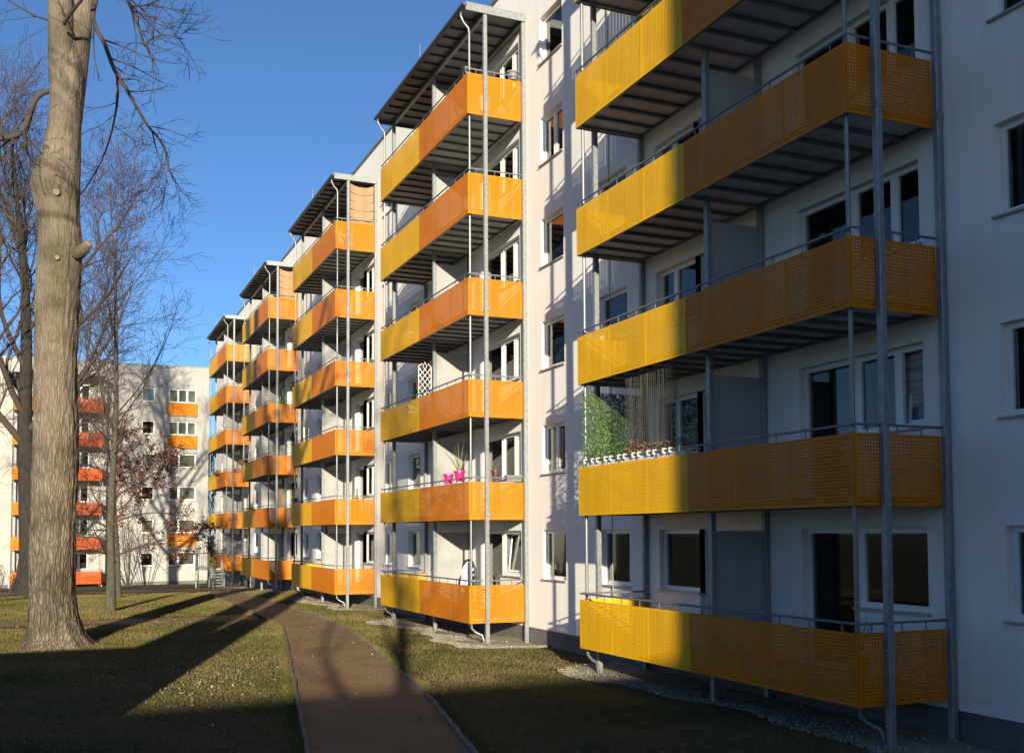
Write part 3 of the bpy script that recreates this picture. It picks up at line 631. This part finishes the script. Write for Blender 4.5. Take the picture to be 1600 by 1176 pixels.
    br([(205, 10), (230, 8), (262, -6)], .03, .01, 9, D1-2.5)
    br([(226, 70), (250, 55), (285, 62)], .02, .007, 8, D1-3.5)
    br([(80, 142), (66, 146), (54, 158), (46, 178), (40, 196), (33, 207), (22, 213), (0, 217), (-30, 219)], .075, .07, 6, D1-.1, D1-1.2)
    br([(33, 208), (50, 224), (72, 246)], .035, .02, 4, D1-1, D1-.4)
    br([(38, 205), (42, 235), (52, 258), (62, 275)], .04, .03, 5, D1-1, D1-.2)
    br([(3, 214), (2, 195), (10, 178), (28, 163)], .025, .012, 4, D1-1.2)
    br([(76, 32), (55, 25), (35, 14), (5, -4), (-20, -15)], .03, .02, 5, D1-.3, D1-1)
    br([(100, 38), (108, 24), (126, 2), (140, -20)], .05, .04, 3, D1-.7, D1-1.5)
    br([(145, 36), (134, 58), (112, 74)], .012, .006, 3, D1-1.0)
    put('branches', tubes_mesh('branches', out, M_TWIG, (8, 5, 3, 3)), T)
poplar()
def bare_tree(name, label, loc, H, r, S, seed, bark, twig, lean=(0, 0), group=None, trunk_frac=1.0, sides=(10, 6, 4, 3, 3), trunks=None):
    T = thing(name, label, 'tree', loc, 0, group); rs = np.random.RandomState(seed); out = []
    n = 10; P = [arr((0, 0, -.2))]; Rr = [r*1.35]; d = norm(arr((lean[0], lean[1], 1)))
    p = P[0]
    for i in range(n):
        d = norm(d+rs.normal(size=3)*S.get('twob', .035)+arr((0, 0, .05))); p = p+d*H*trunk_frac/n; P.append(p); Rr.append(max(r*.16, r*(1-(i+1)/n*S.get('ttap', .8))))
    out.append((arr(P), arr(Rr), 0)); sprout(out, rs, P, Rr, H, 0, S)
    tr = [q for q in out if q[2] == 0]; cr = [q for q in out if q[2] > 0]
    put('trunk', tubes_mesh('trunk', tr, bark, (16,)), T); put('crown', tubes_mesh('crown', cr, twig, sides), T)
    return T, out
S2 = dict(seg=[10, 8, 6, 5, 3], wob=[.04, .10, .14, .18, .2], up=[.05, .10, .09, .07, .04], tip=[.3, .22, .25, .35, .6], rmin=.0095, n=[18, 10, 6, 4], start=[.26, .18, .15, .15], ang=[(22, 52), (22, 55), (22, 55), (20, 50)], rr=[.52, .5, .5, .5], len=[12.0, 5.0, 2.3, 1.1], tap=[.62, .55, .5, .3], ttap=.86)
bare_tree('bare_tree', 'dark spreading bare tree standing behind the thick poplar trunk', (-1.3, 61.0, gz(61)), 24, .56, S2, 21, M_BARKSHADE, M_TWIG)
S2b = dict(S2, n=[12, 9, 6, 4], start=[.2, .15, .15, .15], len=[9, 4, 2, 1])
bare_tree('bare_tree', 'pale bare tree far left, its crown filling the sky at the picture edge', (-5.6, 72.0, gz(72)), 25, .42, S2b, 5, M_BARKGREY, M_TWIGL)
S3 = dict(seg=[10, 7, 5, 4, 3], wob=[.03, .08, .14, .18, .2], up=[.06, .15, .10, .05, .02], tip=[.3, .25, .3, .4, .6], rmin=.0055, n=[34, 8, 4, 2], start=[.30, .15, .1, .1], ang=[(28, 62), (25, 60), (30, 65), (25, 55)], rr=[.34, .42, .5, .6], len=[6.6, 2.2, 1.0, .45], tap=[.8, .55, .4, .3], ttap=.9)
bare_tree('bare_tree', 'slim upright bare tree with fine twigs on the lawn right of the poplar', (2.0, 44.4, 0), 17.4, .17, S3, 8, M_BARKGREY, M_TWIG, (.006, 0))
S4 = dict(seg=[8, 7, 5, 4, 3], wob=[.04, .14, .2, .2, .2], up=[.03, .02, 0, 0, 0], tip=[.4, .25, .3, .4, .6], rmin=.008, n=[24, 9, 5, 2], start=[.18, .2, .2, .2], ang=[(55, 95), (30, 65), (30, 60), (25, 55)], rr=[.4, .5, .5, .6], len=[4.5, 1.9, .85, .4], tap=[.55, .45, .4, .3], ttap=.7)
T4, o4 = bare_tree('oak_tree', 'young tree still holding dry brown leaves beside the slim bare tree', (2.75, 54.0, 0), 9.5, .16, S4, 15, M_BARKGREY, M_TWIG)
def leaves(parent, polys, cnt, size, m, seed, sel):
    rs = np.random.RandomState(seed); tw = [q for q in polys if q[2] >= 2 and sel(q[0].mean(0))]; V = []; F = []; b = 0
    for _ in range(cnt):
        q = tw[rs.randint(len(tw))][0]; p = q[rs.randint(len(q))]+rs.normal(size=3)*.05; a = norm(rs.normal(size=3)); c = norm(np.cross(a, rs.normal(size=3))); s = size*rs.uniform(.6, 1.2)
        V.append(np.stack([p, p+a*s+c*s*.45, p+a*s*1.9, p+a*s-c*s*.45])); F.append(np.array([[0, 1, 2, 3]])+b); b += 4
    stuff(put('leaves', npmesh('leaves', np.concatenate(V), np.concatenate(F), m), parent))
leaves(T4, o4, 6000, .08, M_BROWNLEAF, 3, lambda c: -.3 < c[0] < 5 and 1.6 < c[2] < 8.8)
# shrub against the far block and a small bush at the left edge
def shrub(label, loc, n, h, sp, seed, r=.02):
    rs = np.random.RandomState(seed); T = thing('bare_shrub', label, 'shrub', loc); out = []
    S = dict(seg=[6, 4, 3], wob=[.06, .15, .2], up=[.03, .04, .03], tip=[.4, .4, .6], rmin=.007, n=[6, 4], start=[.3, .2], ang=[(15, 40), (20, 50)], rr=[.55, .6], len=[h*.3, h*.14], tap=[.5, .4])
    for k in range(n):
        a = rs.rand()*6.28; grow(out, rs, arr((math.cos(a)*.15, math.sin(a)*.15, -.1)), norm(arr((math.cos(a)*sp, math.sin(a)*sp, 1))), h*rs.uniform(.7, 1.1), r, 0, S)
    put('stems', tubes_mesh('stems', out, M_TWIG, (5, 4, 3)), T)
shrub('many-stemmed bare shrub against the far white block', (5.3, 88.5, gz(88.5)), 16, 6.0, .42, 2, .035)
shrub('small dark bare bush at the left edge of the lawn', (-2.3, 53.5, 0), 22, 1.9, .5, 6, .016)
# trees out of view on the sunny side: their trunks and twigs throw the long shadows on the lawn
S6 = dict(S2, n=[9, 6, 4], seg=[10, 7, 5, 4], start=[.5, .2, .2], len=[7, 3, 1.4], rmin=.012)
bare_tree('poplar_tree', 'poplar out of view on the left, whose shadow crosses the lawn', (-3.55, 10.6, 0), 22, .82, S6, 31, M_BARKSHADE, M_TWIG, group='trees out of view beside the viewer')
bare_tree('poplar_tree', 'second poplar out of view on the left, nearer the path', (-2.6, 9.7, 0), 21, .74, S6, 32, M_BARKSHADE, M_TWIG, group='trees out of view beside the viewer')
bare_tree('bare_tree', 'bare tree out of view behind the viewer that dapples the path', (-2.4, -7.5, 0), 17, .26, dict(S2b, n=[12, 8, 5, 0], len=[6, 2.8, 1.3, .6]), 41, M_BARKGREY, M_TWIG, group='trees out of view beside the viewer')
# distant trees seen through the gap at the end of the row
bare_tree('bare_tree', 'distant bare tree in the gap between the two white blocks', (15.5, 118, gz(118)), 13, .2, dict(S3, n=[26, 7, 4, 0], rmin=.02), 51, M_BARKGREY, M_TWIG)

# ------------------------------------------------------------------ lawn
def lawn():
    rs = np.random.RandomState(2); N = 520000
    # denser near the camera
    y = 11+49*rs.rand(N)**1.7; x = -7+18.6*rs.rand(N)
    def edge(P, yy): q = np.array(P); return np.interp(yy, q[:, 1], q[:, 0])
    keep = ~((x > edge(PL, y)-.03) & (x < edge(PR, y)+.03))
    keep &= ~((y > 37.6-.0*x) & (y < 40.3) & (x < 7))
    for E_ in BEDS: q = np.array(E_); keep &= ~((y > q[0, 1]) & (y < q[-1, 1]) & (x > np.interp(y, q[:, 1], q[:, 0])-.02))
    keep &= (x < WALLX-.05); keep &= (np.hypot(x-.05, y-31.2) > .95)
    # only what the view can hold
    ax = np.arctan2(x, y); keep &= (ax > -.10) & (ax < .9)
    # bare patches
    pn = np.sin(x*1.7+np.sin(y*.9)*2)*np.sin(y*1.1+np.sin(x*1.3)*1.5)+.5*np.sin(x*4.1+y*2.3)
    keep &= rs.rand(N) < np.clip(.95-.4*pn, .25, 1)
    x, y = x[keep], y[keep]; n = len(x); z = np.where(y < 54, 0, -.031*(y-54))
    h = rs.uniform(.018, .055, n)*(1+.5*(y > 30)); a = rs.rand(n)*6.283; wd_ = rs.uniform(.003, .006, n)*(1+(y-11)/18); ln = rs.normal(size=(n, 2))*.022
    c, s = np.cos(a)*wd_, np.sin(a)*wd_
    V = np.stack([np.stack([x-c, y-s, z-.004], 1), np.stack([x+c, y+s, z-.004], 1), np.stack([x+ln[:, 0], y+ln[:, 1], z+h], 1)], 1).reshape(-1, 3)
    o = stuff(put('grass', npmesh('grass', V, np.arange(3*n).reshape(-1, 3), M_BLADE))); o['label'] = 'short worn winter grass of the courtyard lawn'
    # longer tufts along the edging, and grit lying on the path
    V2 = []
    for P_, sg in ((PL, -1), (PR, 1)):
        q = np.array(P_); k = 16000; yy = 9+rs.rand(k)**1.4*44; xx = np.interp(yy, q[:, 1], q[:, 0])+sg*(.05+np.abs(rs.normal(size=k))*.09); hh_ = rs.uniform(.03, .10, k); aa = rs.rand(k)*6.283; ww = rs.uniform(.003, .006, k)*(1+(yy-9)/22); l2 = rs.normal(size=(k, 2))*.035
        V2.append(np.stack([np.stack([xx-np.cos(aa)*ww, yy-np.sin(aa)*ww, 0*xx-.004], 1), np.stack([xx+np.cos(aa)*ww, yy+np.sin(aa)*ww, 0*xx-.004], 1), np.stack([xx+l2[:, 0], yy+l2[:, 1], hh_], 1)], 1).reshape(-1, 3))
    V2 = np.concatenate(V2); stuff(put('edge_grass', npmesh('edge_grass', V2, np.arange(len(V2)).reshape(-1, 3), M_BLADE)))['label'] = 'longer grass tufts along the path edging'
    k = 3200; yy = 9+rs.rand(k)**1.3*40; a_ = np.interp(yy, np.array(PL)[:, 1], np.array(PL)[:, 0]); b_ = np.interp(yy, np.array(PR)[:, 1], np.array(PR)[:, 0]); tt = rs.beta(.6, .6, k); xx = a_+.05+(b_-a_-.1)*tt; sz_ = rs.uniform(.004, .011, k)*(1+1.2*(rs.rand(k) < .05))
    o8 = np.array([(1, 0, 0), (0, 1, 0), (-1, 0, 0), (0, -1, 0), (0, 0, .8)], float); V3 = (o8[None]*sz_[:, None, None]+np.stack([xx, yy, np.full(k, .009)], 1)[:, None]).reshape(-1, 3)
    f4 = np.array([(0, 1, 4), (1, 2, 4), (2, 3, 4), (3, 0, 4)]); F3 = (f4[None]+5*np.arange(k)[:, None, None]).reshape(-1, 3)
    stuff(put('path_grit_stones', npmesh('path_grit_stones', V3, F3, M_PEBBLE)))['label'] = 'small stones lying on the brown path'
    # fallen leaves
    k = 3200; x = rs.uniform(-4, 9, k); y = 11+rs.rand(k)**1.4*30; ok = (x < edge(PL, y)+.25) | (rs.rand(k) < .22); x = np.concatenate([x[ok], rs.normal(2.9, 1.2, 1500)]); y = np.concatenate([y[ok], rs.normal(23.5, 2.3, 1500)]); ok = x < edge(PL, y)+.1; ok[:-1500] = True; x, y = x[ok], y[ok]; k = len(x)
    P = np.stack([x, y, np.full(k, .02)], 1); a = rs.normal(size=(k, 3))*(1, 1, .35); a /= np.linalg.norm(a, axis=1)[:, None]; b = np.cross(a, rs.normal(size=(k, 3))*(.4, .4, 1)); b /= np.linalg.norm(b, axis=1)[:, None]; sz = rs.uniform(.015, .04, k)[:, None]
    V = np.stack([P, P+a*sz+b*sz*.6, P+a*sz*2, P+a*sz-b*sz*.6], 1); V[:, :, 2] = np.maximum(V[:, :, 2], .012)
    o = stuff(put('fallen_leaves', npmesh('fallen_leaves', V.reshape(-1, 3), np.arange(4*k).reshape(-1, 4), mat('fallen_leaf', (.13, .085, .05), .9, col2=(.30, .24, .17), scale=3)))); o['label'] = 'dry fallen leaves scattered on the lawn near the poplar'
lawn()

# ------------------------------------------------------------------ things on the balconies
def bpos(t, f, X, Y, dz=0): return (TX+X, TOWER_Y[t]+Y, 2.8*f+dz)
FLOOR, PTOP = .747, 1.615
def spike_plant(parent, n, h, seed, m=M_SPIKE, z0=.2, w=.012, spread=.55):
    rs = random.Random(seed); mb = MB()
    for k in range(n):
        a = rs.uniform(0, 6.28); t = rs.uniform(.1, spread); L = h*rs.uniform(.6, 1.1); P = []
        for q in range(5): s = q/4; P.append(Vector((math.cos(a)*L*t*s*(1+.4*s), math.sin(a)*L*t*s*(1+.4*s), z0+L*s*(1-.25*s*t))))
        sd = Vector((-math.sin(a), math.cos(a), 0))
        for q in range(4):
            w0 = w*(1-q/4.5); w1 = w*(1-(q+1)/4.5); mb.quad(P[q]-sd*w0, P[q]+sd*w0, P[q+1]+sd*w1, P[q+1]-sd*w1)
    return stuff(mb.obj('leaves', m, parent))
def pot(label, loc, r, h, m, plant=None, name='flower_pot'):
    t = thing(name, label, 'pot', loc); mb = MB().lathe((0, 0, 0), [(r*.68, 0), (r*.9, h*.78), (r*.92, h*.8), (r*1.06, h*.8), (r*1.06, h), (r*.95, h), (r*.92, h*.88)], 18); mb.obj('body', m, t, smooth=False)
    if plant: spike_plant(t, *plant)
    return t
pot('bright pink flower pot with long spiky leaves on the second tower rail', bpos(1, 1, .09, .95, PTOP+.06), .155, .29, M_PINK, (20, 1.0, 2, M_SPIKE, .2, .02))
pot('empty bright pink flower pot, left of the one with spiky leaves', bpos(1, 1, .09, 1.85, PTOP+.03), .15, .28, M_PINK)
pot('dark plum flower pot with bare twigs on the second tower rail', bpos(1, 1, .82, .09, PTOP+.09), .12, .24, M_PLUM, (7, .3, 5))
def planter(label, loc, rz, L, m, plant=None, w=.09, h=.17):
    t = thing('planter_box', label, 'planter', loc, rz); mb = MB()
    a = [(-w*.8, -L/2*.96, 0), (w*.8, -L/2*.96, 0), (w*.8, L/2*.96, 0), (-w*.8, L/2*.96, 0), (-w, -L/2, h), (w, -L/2, h), (w, L/2, h), (-w, L/2, h)]
    mb.v = a; mb.f = [(3, 2, 1, 0), (0, 1, 5, 4), (1, 2, 6, 5), (2, 3, 7, 6), (3, 0, 4, 7), (4, 5, 6, 7)]
    mb.box(-w-.012, w+.012, -L/2-.012, L/2+.012, h-.03, h+.002); mb.obj('box', m, t)
    if plant:
        rs = random.Random(plant[0]); lf = MB()
        for k in range(plant[1]):
            p = Vector((rs.uniform(-w, w), rs.uniform(-L/2, L/2), h+rs.uniform(0, plant[2]))); q = Vector((rs.uniform(-1, 1), rs.uniform(-1, 1), rs.uniform(-.3, 1))).normalized()*.045; c = q.cross(Vector((rs.uniform(-1, 1), .4, rs.uniform(-1, 1)))).normalized()*.018
            lf.quad(p, p+q*.5+c, p+q, p+q*.5-c)
        stuff(lf.obj('plants', plant[3], t))
    return t
planter('grey plastic planter box hanging at the wall end of the pink pots rail', bpos(1, 1, 1.36, .10, PTOP+.03), R(90), .45, M_GREYBOX)
pot('black round pot at the top front corner of the second tower', bpos(1, 5, .13, .42, PTOP+.15), .17, .26, M_BLACK)
pot('dark grey pot on the top rail of the second tower near the wall', bpos(1, 5, 1.42, .12, PTOP+.17), .17, .24, M_GREYBOX)
def trellis_arch():
    t = thing('trellis', 'white metal diamond trellis with a curved top on the second tower', 'trellis', bpos(1, 2, .42, 4.9, FLOOR), R(90)); mb = MB(); h, w = 1.95, .42
    for y in (-w/2, w/2): mb.tube([(0, y, 0), (0, y, h)], .016, 6)
    mb.tube([(0, -w/2, h), (0, -w/4, h+.1), (0, -w/7, h+.02), (0, 0, h+.16), (0, w/7, h+.02), (0, w/4, h+.1), (0, w/2, h)], .014, 6)
    for k in range(7):
        z0 = .62+k*.2
        for s in (1, -1):
            P = [(0.01*s, s*(w/2-w*q/6), z0+.5*q/6*1.0+.02*math.sin(q*math.pi)) for q in range(7) if z0+.5*q/6 < h+.02]
            if len(P) > 1: mb.tube(P, .011, 5)
    mb.obj('lattice', M_TRELLIS, t); bx = MB().box(-.17, .17, -.3, .3, .0, .32); bx.obj('planter', M_GREYBOX, t)
trellis_arch()
def lattice(label, loc, L, h, m, axis='x'):
    t = thing('trellis', label, 'trellis', loc); mb = MB(); st = .17
    n = int((L+h)/st)
    for k in range(n):
        a = k*st
        for s in (0, 1):
            x0, z0 = (a, 0) if a < L else (L, a-L); x1, z1 = (0, a) if a < h else (a-h, h)
            if s: x0, x1 = L-x0, L-x1
            P = [(x0, .012*(s*2-1), z0), (x1, .012*(s*2-1), z1)]
            if math.dist(P[0], P[1]) > .05: mb.tube(P, .011, 4)
    mb.obj('lattice', m, t); MB().box(-.02, 0, -.02, .02, -.75, h).obj('post', m, t); MB().box(L, L+.02, -.02, .02, -.75, h).obj('post', m, t); return t
lattice('pale wooden diamond trellis filling a balcony end of the fourth tower', bpos(3, 1, .58, .1, 1.5), 1.0, 1.15, M_WOODTR)
def lounge():
    t = thing('folding_chair', 'tall black folding chair draped with a white towel on the lowest balcony', 'chair', bpos(1, 0, .62, 1.5, FLOOR), R(18)); w = .28
    f = MB(); f.tube([(.12, -w, 0), (-.02, -w, .9), (-.06, -w*.95, 1.28), (-.07, -w*.6, 1.47), (-.07, 0, 1.52), (-.07, w*.6, 1.47), (-.06, w*.95, 1.28), (-.02, w, .9), (.12, w, 0)], .032, 8); f.obj('frame', M_BLACK, t, smooth=True)
    for s in (-1, 1): MB().tube([(-.3, s*w, 0), (.22, s*(w+.03), .58), (.3, s*(w+.03), .66), (-.06, s*(w+.03), .72)], .022, 8).obj('leg', M_BLACK, t, smooth=True)
    MB().box(-.1, .36, -w+.03, w-.03, .42, .45).obj('seat', M_BLACK, t)
    for k in range(5): z = .62+k*.17; MB().box(-.055-.01*k, -.035-.01*k, -w+.03, w-.03, z, z+.11).obj('slat', M_BLACK, t)
    c = MB(); n = 12; rs = random.Random(4); G = []
    for i in range(n+1):
        y = -w*.86+2*w*.86*i/n; hz = 1.43-.22*abs(i/n-.5)**2*4; P = []
        for q in range(7):
            s = q/6; P.append((-.125-.02*math.sin(i*1.3+q)-.02*s, y*(1+.15*s)+.02*math.sin(q+i), hz-s*(.72+.12*math.sin(i*.9))))
        P = [(.02, y, hz-.15), (-.04, y, hz+.015)]+P; G.append(P)
    for i in range(n):
        for q in range(len(G[0])-1): c.quad(G[i][q], G[i+1][q], G[i+1][q+1], G[i][q+1])
    c.obj('towel', M_CLOTH, t, smooth=True)
lounge()
def blind(label, loc, w, h):
    t = thing('bamboo_blind', label, 'blind', loc); n = 16
    for k in range(5):
        mb = MB(); z0 = h*k/5+.012; z1 = h*(k+1)/5-.012
        for i in range(n):
            xa, xb = w*i/n, w*(i+1)/n; sa, sb = -.12*math.sin(math.pi*i/n)*(k+1)/5, -.12*math.sin(math.pi*(i+1)/n)*(k+1)/5
            mb.quad((xb, .02*math.sin(i*.7), z0+sb), (xa, .02*math.sin(i*.7-.7), z0+sa), (xa, .02*math.sin(i*.7-.7)+.03*(k % 2), z1+sa), (xb, .02*math.sin(i*.7)+.03*(k % 2), z1+sb))
        mb.obj('blind_strip', M_BAMBOO, t)
    MB().tube([(-.06, 0, h+.03), (w+.06, 0, h+.03)], .014, 6).obj('rod', M_BLACK, t)
blind('brown blind screening the top balcony end of the middle tower', bpos(2, 5, .62, .05, 1.62), .98, 1.75)
blind('brown blind screening the top balcony end of the fourth tower', bpos(3, 5, .62, .05, 1.62), .98, 1.72)
planter('terracotta coloured flower box on the outer corner of the fourth tower', bpos(3, 2, -.10, 8.0, PTOP-.02), 0, .75, M_TERRA, (1, 90, .12, M_FLOWER))
planter('terracotta coloured flower box right of another on the fourth tower', bpos(3, 2, -.10, 6.3, PTOP-.02), 0, .75, M_TERRA, (2, 90, .12, M_FLOWER))
planter('dull red flower box hung on the front of the farthest tower', bpos(4, 2, -.10, 3.2, PTOP-.08), 0, 2.2, M_TERRA, (3, 160, .12, M_FLOWER))
planter('dull red flower box hung on the end of the farthest tower', bpos(4, 2, .95, -.13, PTOP-.08), R(90), .8, M_TERRA, (4, 90, .12, M_FLOWER))
planter('dark planter on the far end rail of the middle tower', bpos(2, 1, .06, 8.1, PTOP+.1), 0, .7, M_BLACK)
planter('terracotta box with green plants on the trellis balcony of the fourth tower', bpos(3, 1, .12, 5.6, PTOP-.02), 0, .7, M_TERRA, (6, 120, .22, M_LEAF))
def parasol():
    t = thing('folded_parasol', 'dark green folded parasol on the fourth tower', 'parasol', bpos(3, 3, .95, .7, FLOOR)); MB().tube([(0, 0, 0), (0, 0, 1.75)], .02, 8).obj('pole', M_STEEL, t)
    MB().lathe((0, 0, .85), [(.15, 0), (.13, .3), (.1, .6), (.03, .82), (.01, .9)], 10).obj('canopy', M_GREEN, t); MB().lathe((0, 0, 0), [(.2, 0), (.2, .06), (.05, .09)], 12).obj('base', M_GREYBOX, t)
parasol()
for k, (dx, lb) in enumerate(((1.02, 'taller brown bottle vase standing on the middle tower balcony near the wall'), (.86, 'shorter brown bottle vase left of the taller one on the middle tower'))):
    t = thing('bottle_vase', lb, 'vase', bpos(2, 1, dx, .4, FLOOR)); MB().lathe((0, 0, 0), [(.09, 0), (.12, .2), (.12, .75-.1*k), (.05, 1.0-.1*k), (.035, 1.3-.15*k), (.045, 1.33-.15*k)], 14).obj('body', M_BOTTLE, t, smooth=True); MB().box(-.16, .16, -.16, .16, -.0, .012).obj('saucer', M_BLACK, t)
# ivy screen, string curtain and flower boxes on the nearest tower's second level
def ivy():
    t = thing('ivy_screen', 'green leafy ivy screen closing the far end of the nearest tower', 'screen', bpos(0, 1, .06, TW-.10, 1.60)); W_, H_ = 1.5, 1.62
    mb = MB()
    for k in range(16): mb.tube([(W_*k/15, 0, 0), (W_*k/15, 0, H_)], .004, 4)
    for k in range(12): mb.tube([(0, .004, H_*k/11), (W_, .004, H_*k/11)], .004, 4)
    mb.obj('wire_net', M_DARKSTEEL, t); rs = np.random.RandomState(9); n = 9000
    P = np.stack([rs.uniform(-.02, W_, n), -.02-np.abs(rs.normal(size=n))*.05, rs.uniform(0, H_, n)], 1)
    den = .55+.45*np.sin(P[:, 0]*7+np.sin(P[:, 2]*5))*np.sin(P[:, 2]*6); P = P[rs.rand(n) < np.clip(den+.55, .6, 1)]; n = len(P)
    a = rs.normal(size=(n, 3))*(1, .5, 1)+(0, 0, -.5); a /= np.linalg.norm(a, axis=1)[:, None]; b = np.cross(a, rs.normal(size=(n, 3))*(.4, 1, .4)); b /= np.linalg.norm(b, axis=1)[:, None]; s = rs.uniform(.010, .024, n)[:, None]
    V = np.stack([P, P+a*s+b*s*.75, P+a*s*2, P+a*s-b*s*.75], 1).reshape(-1, 3)
    stuff(put('ivy_leaves', npmesh('ivy_leaves', V, np.arange(4*n).reshape(-1, 4), M_LEAF), t))
    c = thing('string_curtain', 'dark beaded string curtain hanging on the nearest tower beside the ivy', 'curtain', bpos(0, 1, .16, 4.75, 0)); rs = random.Random(8); mb = MB()
    for k in range(78): y = k*.0248; mb.tube([(rs.uniform(-.01, .01), y, 1.72), (rs.uniform(-.02, .02), y+rs.uniform(-.01, .01), 3.36)], .0026, 4)
    mb.obj('strings', M_NET, c); bd = MB()
    for k in range(260): y = rs.randint(0, 77)*.0248; z = 1.75+rs.random()*1.58; bd.lathe((0, y, z), [(.002, -.008), (.007, 0), (.002, .008)], 5)
    stuff(bd.obj('beads', M_PIPE, c)); MB().tube([(0, -.05, 3.365), (0, 1.95, 3.365)], .012, 6).obj('rod', M_DARKSTEEL, c)
ivy()
for k in range(7):
    pb = planter(('leftmost' if k == 0 else 'rightmost' if k == 6 else ['second', 'third', 'fourth', 'fifth', 'sixth'][k-1]+' from left')+' white flower box on the nearest tower rail by the ivy', bpos(0, 1, .14, 8.02-.56*k, PTOP-.03), 0, .5, mat('white_box', (.62, .62, .6), .6), (20+k, 130, .28 if k < 4 else .18, M_LEAF if k < 3 else M_FLOWER), w=.085, h=.16)
    for yy in (-.17, .17): MB().box(-.135, -.06, yy-.022, yy+.022, .10, .195).obj('clip', mat('white_box', (.62, .62, .6), .6), pb)
pot('pot with a spiky plant behind the lowest corner panel of the nearest tower', bpos(0, 0, .32, .35, FLOOR), .15, .5, M_PLUM, (22, .65, 12, M_SPIKE, .45))
lm = thing('paper_lamp', 'glowing orange paper lamp inside the lowest door of the nearest tower', 'lamp', (WALLX+.45, TOWER_Y[0]+2.7, 2.86)); MB().box(-.05, .05, -.22, .28, 0, .16).obj('shade', M_LAMP, lm); MB().tube([(0, 0, .16), (0, 0, .6)], .006, 4).obj('cord', M_BLACK, lm)
